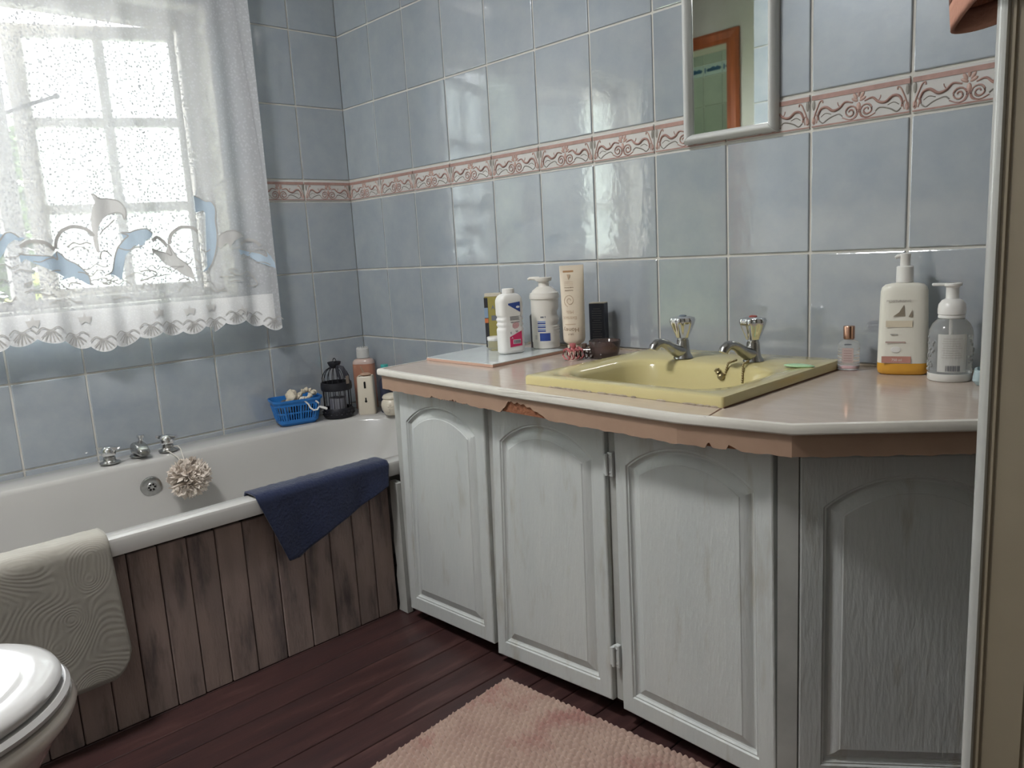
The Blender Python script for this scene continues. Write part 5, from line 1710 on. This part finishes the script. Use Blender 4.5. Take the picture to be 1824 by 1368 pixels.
# ------------------------------------------------------------------ bath taps, spout, puff
def bath_tap(label, loc, rz):
    t = thing('bath_tap', label, 'tap', loc, rz, 'pair of bath taps')
    MB().lathe([(0.0, 0.0), (0.028, 0.0), (0.028, 0.003), (0.019, 0.006), (0.0165, 0.010), (0.0165, 0.018), (0.0145, 0.020)], 28).build('foot', M_DULLCHROME, t, 40)
    MB().lathe([(0.0145, 0.0202), (0.0185, 0.023), (0.0205, 0.032), (0.0195, 0.042), (0.014, 0.049), (0.0, 0.051)], 28).build('head', M_CHROME, t, 50)
    bar = MB()
    for s in (-1, 1):
        bar.loft([[(s * 0.012, -0.008, 0.036), (s * 0.012, 0.008, 0.036), (s * 0.012, 0.008, 0.049), (s * 0.012, -0.008, 0.049)],
                  [(s * 0.034, -0.006, 0.041), (s * 0.034, 0.006, 0.041), (s * 0.034, 0.006, 0.0475), (s * 0.034, -0.006, 0.0475)]])
    bar.build('handle', M_CHROME, t, 30)
    return t
bath_tap('chrome bath tap left of the spout', (0.098, -0.968, DK + 0.0025), math.radians(40))
bath_tap('chrome bath tap with the bath puff hanging from it', (0.098, -0.800, DK + 0.0025), math.radians(35))
spt = thing('bath_spout', 'short chrome bath spout between the two bath taps', 'spout', (0.085, -0.882, DK + 0.0025), 0)
MB().lathe([(0.0, 0.0), (0.026, 0.0), (0.026, 0.003), (0.022, 0.005), (0.0, 0.006)], 26).build('foot', M_DULLCHROME, spt, 40)
loops = []
for x, w, z0_, z1_ in ((-0.018, 0.014, 0.005, 0.028), (-0.010, 0.019, 0.005, 0.042), (0.010, 0.0205, 0.006, 0.046), (0.035, 0.019, 0.008, 0.040), (0.055, 0.016, 0.009, 0.030), (0.062, 0.012, 0.012, 0.024)):
    loops.append([(x, p[0], p[1]) for p in [(q[0], q[1]) for q in rr(-w, w, z0_, z1_, min(w, (z1_ - z0_) / 2) * 0.7, 5)]])
MB().loft(loops).build('body', M_DULLCHROME, spt, 50)
MB().lathe([(0.008, 0.044), (0.0075, 0.052), (0.011, 0.054), (0.011, 0.062), (0.0, 0.0635)], 18).xf(Matrix.Translation((-0.004, 0.012, 0))).build('diverter_knob', M_CHROME, spt, 40)

# bath puff
pf = thing('bath_puff', 'pale pink ruffled net bath puff hanging by a cord from the bath tap', 'bath puff', (0.222, -0.792, 0.345), 0)
M_PUFF = mat('puff_net', (0.86, 0.77, 0.69), 0.9, var=0.12, vscale=50, bump=0.6, bscale=140)
r = random.Random(21)
pfm = MB()
for k in range(110):
    u = r.uniform(-1, 1); a0 = r.uniform(0, 2 * PI); s = math.sqrt(1 - u * u)
    nrm = Vector((s * math.cos(a0), s * math.sin(a0), u))
    t1 = nrm.orthogonal().normalized(); t2 = nrm.cross(t1)
    rad = r.uniform(0.009, 0.017)
    v, f = [], []
    n = 18
    for i in range(n):
        a = 2 * PI * i / n
        d = t1 * math.cos(a) + t2 * math.sin(a)
        wv = 0.004 * math.sin(3 * a + k) + 0.0025 * math.sin(7 * a + 2 * k)
        v.append(nrm * 0.010)
        v.append(nrm * (0.030 + wv) + d * (rad * 0.6 + wv))
        v.append(nrm * (0.036 + wv * 1.4) + d * (rad + wv))
    for i in range(n):
        j = (i + 1) % n
        f += [(3 * i, 3 * j, 3 * j + 1, 3 * i + 1), (3 * i + 1, 3 * j + 1, 3 * j + 2, 3 * i + 2)]
    pfm.add([(p.x * 0.85, p.y * 1.45, p.z * 1.38) for p in v], f)
pfm.build('ruffles', M_PUFF, pf, 180)
cd = MB()
for s in (-1, 1):
    cd.tube([(-0.024, s * 0.004, 0.030), (-0.050, s * 0.008, 0.0560), (-0.082, s * 0.018 - 0.004, 0.074), (-0.107, s * 0.021 - 0.005, 0.078), (-0.127, -0.005, 0.079)], 0.0017, 6)
cd.build('cord', mat('cord_white', (0.60, 0.57, 0.52), 0.8), pf, 60)

# ------------------------------------------------------------------ cloths over the bath's front edge
def drape(name, label, cat, s_rows, profile_in, m, nx, nz, bottom, left, right, thick, wob, corner=0.0, seed=1, top_y=None):
    """cloth laid over the bath's outer rim. s in 0..1 runs along the bath, t in 0..1 from inside the bath to the outer hem.
    left/right: functions t -> y of the two side edges; bottom: s -> hem height"""
    r = random.Random(seed)
    ph = [r.uniform(0, 6.28) for _ in range(6)]
    zt = rimz(TX1) + 0.003
    verts, faces = [], []
    for i in range(nx + 1):
        s = i / nx
        hb = bottom(s)
        # cross-section: inside drop, over the rim, outside drop
        ins = profile_in(s)
        seg = [(0.800 - 0.006, zt - ins), (0.801, zt - ins * 0.4), (0.803, zt - 0.006), (0.808, zt + 0.0015), (0.822, zt + 0.0025), (0.848, zt + 0.0025), (0.860, zt + 0.001), (0.8665, zt - 0.006)]
        n_out = nz - len(seg) + 1
        for k in range(1, n_out + 1):
            seg.append((0.8670 + 0.001 * k / n_out, (zt - 0.006) + (hb - zt + 0.006) * k / n_out))
        for j, (x, z) in enumerate(seg):
            t = j / (len(seg) - 1)
            down = max(0.0, min(1.0, (zt - 0.006 - z) / max(0.02, (zt - hb)))) if j >= 7 else 0.0
            y = left(down) * (1 - s) + right(down) * s
            if j >= 8:
                x += wob * down * (1 + math.sin(s * 11 + ph[0] + down * 2)) + wob * 0.5 * down * (1 + math.sin(s * 23 + ph[1]))
            else:
                zw = wob * 0.35 * (math.sin(s * 31 + ph[2] + j) + 0.6 * math.sin(s * 57 + ph[3] + 2 * j))
                if j > 2:
                    z += abs(zw)
            verts.append((x, y, z))
    nn = len(seg)
    for i in range(nx):
        for j in range(nn - 1):
            faces.append((i * nn + j, (i + 1) * nn + j, (i + 1) * nn + j + 1, i * nn + j + 1))
    mb = MB().add(verts, faces)
    o = mb.build(name, m, None, 180)
    md = o.modifiers.new('thickness', 'SOLIDIFY')
    md.thickness = thick
    md.offset = 1.0
    tag(o, label, cat)
    return o
M_NAVY = mat('navy_cloth', (0.010, 0.019, 0.066), 0.9, color2=(0.007, 0.014, 0.050), vscale=30, bump=0.5, bscale=160, sheen=0.3)
def navy_bottom(s):
    # lowest near the left end, rising to the right
    if s < 0.30:
        return 0.262 + 0.030 * max(0, s - 0.10) / 0.20
    return 0.292 + (0.372 - 0.292) * (s - 0.30) / 0.70
drape('navy_cloth', 'dark navy blue cloth draped over the bath edge next to the cabinet', 'cloth', None, lambda s: 0.030, M_NAVY, 70, 30,
      navy_bottom, lambda d: -0.878 + 0.062 * d, lambda d: -0.512 - 0.012 * d, 0.004, 0.0035, seed=4)
M_MAT = mat('bath_mat_cream', (0.37, 0.35, 0.31), 0.95, color2=(0.32, 0.305, 0.27), vscale=20, sheen=0.2)
# embossed leaf fronds: rings of ribs in object space
nt = M_MAT.node_tree
bs = nt.nodes['Principled BSDF']
tcn = nt.nodes.new('ShaderNodeTexCoord')
vor = nt.nodes.new('ShaderNodeTexVoronoi'); vor.feature = 'SMOOTH_F1'; vor.inputs['Scale'].default_value = 10.0
nt.links.new(tcn.outputs['Object'], vor.inputs['Vector'])
ns = nt.nodes.new('ShaderNodeTexNoise'); ns.inputs['Scale'].default_value = 350.0
nt.links.new(tcn.outputs['Object'], ns.inputs['Vector'])
ma = nt.nodes.new('ShaderNodeMath'); ma.operation = 'MULTIPLY_ADD'; ma.inputs[1].default_value = 0.35
fq = nt.nodes.new('ShaderNodeMath'); fq.operation = 'MULTIPLY'; fq.inputs[1].default_value = 150.0
nt.links.new(vor.outputs['Distance'], fq.inputs[0])
sn = nt.nodes.new('ShaderNodeMath'); sn.operation = 'SINE'
nt.links.new(fq.outputs[0], sn.inputs[0])
nt.links.new(ns.outputs['Fac'], ma.inputs[0]); nt.links.new(sn.outputs[0], ma.inputs[2])
bpn = nt.nodes.new('ShaderNodeBump'); bpn.inputs['Strength'].default_value = 0.14; bpn.inputs['Distance'].default_value = 0.0010
nt.links.new(ma.outputs[0], bpn.inputs['Height'])
nt.links.new(bpn.outputs['Normal'], bs.inputs['Normal'])
def mat_bottom(s):
    e = max(0.0, (s - 0.93) / 0.07)
    return 0.140 + 0.032 * e * e
drape('bath_mat', 'thick cream embossed bath mat hung over the bath edge behind the toilet', 'bath mat', None, lambda s: 0.07, M_MAT, 80, 36,
      mat_bottom, lambda d: -1.70, lambda d: -1.198 + 0.012 * d - (0.010 * max(0, (d - 0.9) / 0.1)), 0.010, 0.002, seed=9)

# ------------------------------------------------------------------ rug
rug = thing('chenille_rug', 'pinkish beige chenille bath rug on the floor in front of the cabinet', 'rug', (1.322, -0.548, 0.0), math.radians(4.5))
M_RUG = mat('rug_chenille', (0.44, 0.32, 0.265), 0.95, color2=(0.37, 0.25, 0.21), vscale=9, blotch=(0.34, 0.17, 0.15), bl_scale=7, bl_lo=0.56, bl_hi=0.70, sheen=0.2)
RL, RWd = 0.78, 0.50
MB().rbox(0.0, RL, -RWd, 0.0, 0.0006, 0.006, 0.002, 1).build('backing', mat('rug_backing', (0.38, 0.27, 0.215), 0.95), rug)
v, f = [], []
pr_, pc_ = 0.0135, 0.0140
dx = 0.00245
nx_, ny_ = int((RL - 0.012) / dx), int((RWd - 0.012) / dx)
for i in range(nx_ + 1):
    for j in range(ny_ + 1):
        x, y = 0.006 + i * dx, -0.006 - j * dx
        wx = 0.0025 * math.sin(x * 31 + y * 47) + 0.0016 * math.sin(x * 83 - y * 61)
        wy = 0.0032 * math.sin(x * 23 + 1.3 * math.sin(y * 29)) + 0.0018 * math.sin(x * 71 + y * 37)
        row = (y + wy) / pr_
        k = math.floor(row)
        h = (abs(math.sin(PI * row)) ** 0.95) * (0.45 + 0.55 * abs(math.sin(PI * ((x + wx) / pc_ + 0.5 * (k % 2)))) ** 0.6)
        v.append((x, y, 0.004 + 0.0150 * h))
for i in range(nx_):
    for j in range(ny_):
        a = i * (ny_ + 1) + j
        f.append((a, a + 1, a + ny_ + 2, a + ny_ + 1))
po = MB().add(v, f).build('pile', M_RUG, rug, 180)
po['kind'] = 'stuff'
hm = MB()
for a, b in (((0.003, -0.003), (RL - 0.003, -0.003)), ((0.003, -0.003), (0.003, -RWd + 0.003)), ((RL - 0.003, -0.003), (RL - 0.003, -RWd + 0.003)), ((0.003, -RWd + 0.003), (RL - 0.003, -RWd + 0.003))):
    hm.tube([(a[0], a[1], 0.006), (b[0], b[1], 0.006)], 0.0045, 8)
hm.build('hem', mat('rug_backing', (0.38, 0.27, 0.215), 0.95), rug, 60)

# ------------------------------------------------------------------ toilet
M_CHINA = mat('white_china', (0.62, 0.57, 0.52), 0.10, coat=0.4)
M_SEAT = mat('toilet_seat', (0.55, 0.54, 0.535), 0.14, coat=0.3)
wc = thing('toilet', 'white toilet with closed lid in front of the bath', 'toilet', (1.272, -1.60, 0.0), 0)
def dshape(a, fb, back, z, n=40, k=1.0):
    """D-shaped loop: elliptical front towards +y, straight sides back to y=back"""
    pts = []
    for i in range(n):
        t = PI * i / (n - 1)
        pts.append((a * math.cos(t), fb * math.sin(t) ** k, z))
    m = 8
    for i in range(1, m):
        pts.append((-a * (1 - 0.10 * i / m), back * i / m, z))
    for i in range(m, 0, -1):
        pts.append((a * (1 - 0.10 * i / m), back * i / m, z))
    return pts
bl = MB()
bl.loft([dshape(0.105, 0.10, -0.25, 0.0), dshape(0.108, 0.105, -0.25, 0.02), dshape(0.100, 0.10, -0.24, 0.10), dshape(0.118, 0.125, -0.24, 0.20), dshape(0.155, 0.175, -0.24, 0.29), dshape(0.180, 0.207, -0.24, 0.335), dshape(0.192, 0.222, -0.24, 0.350), dshape(0.194, 0.226, -0.24, 0.362), dshape(0.188, 0.220, -0.24, 0.372), dshape(0.15, 0.18, -0.2, 0.374)])
bl.build('bowl', M_CHINA, wc, 50)
se = MB()
se.loft([dshape(0.176, 0.206, -0.22, 0.3745), dshape(0.187, 0.218, -0.22, 0.377), dshape(0.189, 0.220, -0.22, 0.384), dshape(0.184, 0.215, -0.22, 0.3905), dshape(0.16, 0.19, -0.2, 0.391)])
se.build('seat', M_SEAT, wc, 50)
li = MB()
li.loft([dshape(0.168, 0.197, -0.215, 0.3915), dshape(0.179, 0.208, -0.215, 0.394), dshape(0.182, 0.2115, -0.215, 0.401), dshape(0.179, 0.208, -0.215, 0.408), dshape(0.170, 0.199, -0.213, 0.4125), dshape(0.150, 0.178, -0.208, 0.4150), dshape(0.140, 0.166, -0.205, 0.4150), dshape(0.136, 0.161, -0.203, 0.4128), dshape(0.128, 0.152, -0.200, 0.4120), dshape(0.08, 0.10, -0.15, 0.4135), dshape(0.03, 0.04, -0.06, 0.4140)])
li.build('lid', M_SEAT, wc, 50)
MB().rbox(-0.20, 0.20, -0.345, -0.225, 0.40, 0.72, 0.015, 3).build('cistern', M_CHINA, wc, 50)
MB().rbox(-0.21, 0.21, -0.347, -0.218, 0.7205, 0.75, 0.010, 2).build('cistern_lid', M_CHINA, wc, 50)
MB().rbox(-0.12, 0.12, -0.34, -0.20, 0.0, 0.399, 0.02, 2).build('pedestal_back', M_CHINA, wc, 50)

# ------------------------------------------------------------------ open door at the right with a towel over its edge
M_LEAF_DOOR = mat('door_paint', (0.24, 0.20, 0.145), 0.40, color2=(0.21, 0.175, 0.125), vscale=6, blotch=(0.12, 0.09, 0.06), bl_scale=14, bl_lo=0.70, bl_hi=0.76)
HINGE = Vector((3.085, -1.02, 0))
EDGE = Vector((2.3305, -0.884, 0))
dv = (HINGE - EDGE)
dl = dv.length
dang = math.atan2(dv.y, dv.x)
dr = thing('door_2', 'open painted door leaf at the right edge with beaded moulding', 'door', (EDGE.x, EDGE.y, 0), dang, kind='structure')
def edge_prof(z):
    """plan section of the rounded strip along the free edge"""
    R, th = 0.009, 0.040
    p = [(R + R * math.cos(PI + (PI / 2) * i / 8), R + R * math.sin(PI + (PI / 2) * i / 8), z) for i in range(9)]
    p += [(0.0110, 0.0, z), (0.0118, 0.003, z), (0.0118, th, z), (R, th, z)]
    p += [(R + R * math.cos(PI / 2 + (PI / 2) * i / 5), th - R + R * math.sin(PI / 2 + (PI / 2) * i / 5), z) for i in range(1, 6)]
    return p
def leaf_prof(z):
    """plan section of the leaf behind the strip, with beads on the near face"""
    th = 0.040
    p = [(0.0120, 0.003, z), (0.0150, 0.003, z), (0.0155, 0.000, z), (0.0175, 0.000, z), (0.018, 0.002, z)]
    p += [(0.050, 0.002, z), (0.0505, 0.004, z), (0.0530, 0.004, z), (0.0535, 0.001, z), (0.056, 0.001, z), (0.0565, 0.003, z)]
    p += [(0.082, 0.003, z), (0.084, 0.007, z), (0.092, 0.010, z), (dl - 0.10, 0.010, z), (dl - 0.092, 0.003, z), (dl, 0.003, z), (dl, th, z), (0.0120, th, z)]
    return p
M_STRIP = mat('edge_lit_gloss', (0.46, 0.46, 0.44), 0.22, var=0.12, vscale=12, ior=1.6)  # gloss strip; window light on the edge is put into its paler colour
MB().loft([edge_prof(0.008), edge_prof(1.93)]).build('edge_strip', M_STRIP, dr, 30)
MB().loft([leaf_prof(0.008), leaf_prof(1.93)]).build('leaf', M_LEAF_DOOR, dr, 30)
for zc in (0.25, 1.65):
    MB().tube([(dl - 0.004, -0.006, zc - 0.04), (dl - 0.004, -0.006, zc + 0.04)], 0.006, 10).build('hinge', M_DULLCHROME, dr)

# towel thrown over the top corner of the door, wrapped round its free edge
M_TERRA = mat('terracotta_towel', (0.42, 0.16, 0.09), 0.95, color2=(0.34, 0.12, 0.07), vscale=40, bump=0.9, bscale=220, sheen=0.3)
M_TERRAH = mat('towel_hem', (0.50, 0.25, 0.18), 0.9, bump=0.3, bscale=200)
tw = thing('hand_towel', 'terracotta towel hanging over the edge of the open door', 'towel', (EDGE.x, EDGE.y, 0), dang)
def towel_plan(t, zf):
    """plan curve of the towel: near face of the door, round the free edge in a loose fold, back along the far face"""
    P = [(0.150, -0.010), (0.090, -0.012), (0.045, -0.014), (0.012, -0.014), (-0.014, -0.002), (-0.050, 0.040), (-0.062, 0.066), (-0.040, 0.076), (0.006, 0.060), (0.05, 0.054), (0.15, 0.051)]
    n = len(P) - 1
    i = min(int(t * n), n - 1)
    u = t * n - i
    p0 = Vector(P[max(i - 1, 0)]); p1 = Vector(P[i]); p2 = Vector(P[i + 1]); p3 = Vector(P[min(i + 2, n)])
    q = 0.5 * ((2 * p1) + (p2 - p0) * u + (2 * p0 - 5 * p1 + 4 * p2 - p3) * u * u + (3 * p1 - p0 - 3 * p2 + p3) * u ** 3)
    return q
def towel_part(name, z0f, z1f, nz, m):
    v, f = [], []
    nt_ = 50
    for i in range(nt_ + 1):
        t = i / nt_
        for j in range(nz + 1):
            a, b = z0f(t), z1f(t)
            z = a + (b - a) * j / nz
            q = towel_plan(t, z)
            k = 1.0 + 0.10 * math.sin(z * 18 + t * 9)
            bulge = 1.0 - 0.35 * max(0, (z - 1.2) / 0.73)
            x = q.x if q.x > 0 else q.x * bulge * k
            v.append((x, q.y, z))
    for i in range(nt_):
        for j in range(nz):
            a = i * (nz + 1) + j
            f.append((a, a + nz + 1, a + nz + 2, a + 1))
    o = MB().add(v, f).build(name, m, tw, 180)
    md = o.modifiers.new('thickness', 'SOLIDIFY')
    md.thickness = 0.003
    return o
TZ = 1.138
def tz0(t):
    return TZ + 0.006 * math.sin(t * 7)
towel_part('hem_band', tz0, lambda t: tz0(t) + 0.020, 4, M_TERRAH)
towel_part('terry_body', lambda t: tz0(t) + 0.020, lambda t: 1.955, 40, M_TERRA)
MB().rbox(-0.024, 0.15, -0.012, 0.053, 1.935, 1.958, 0.008, 2).build('top_fold', M_TERRA, tw, 50)

# ------------------------------------------------------------------ bases of the added fill lights, out of view
for nm, lab, loc in (('fill_light_base', 'round white base of the added fill light on the bathroom ceiling', (1.15, -1.62)), ('fill_light_base', 'round white base of the added fill light on the ceiling of the green tiled room', (-0.5, -2.75))):
    cl_ = thing(nm, lab, 'lamp', (loc[0], loc[1], CEIL), 0)
    MB().lathe([(0.0, 0.0), (0.10, 0.0), (0.10, -0.012), (0.02, -0.015), (0.0, -0.015)], 28).build('base', M_WHITE, cl_, 40)
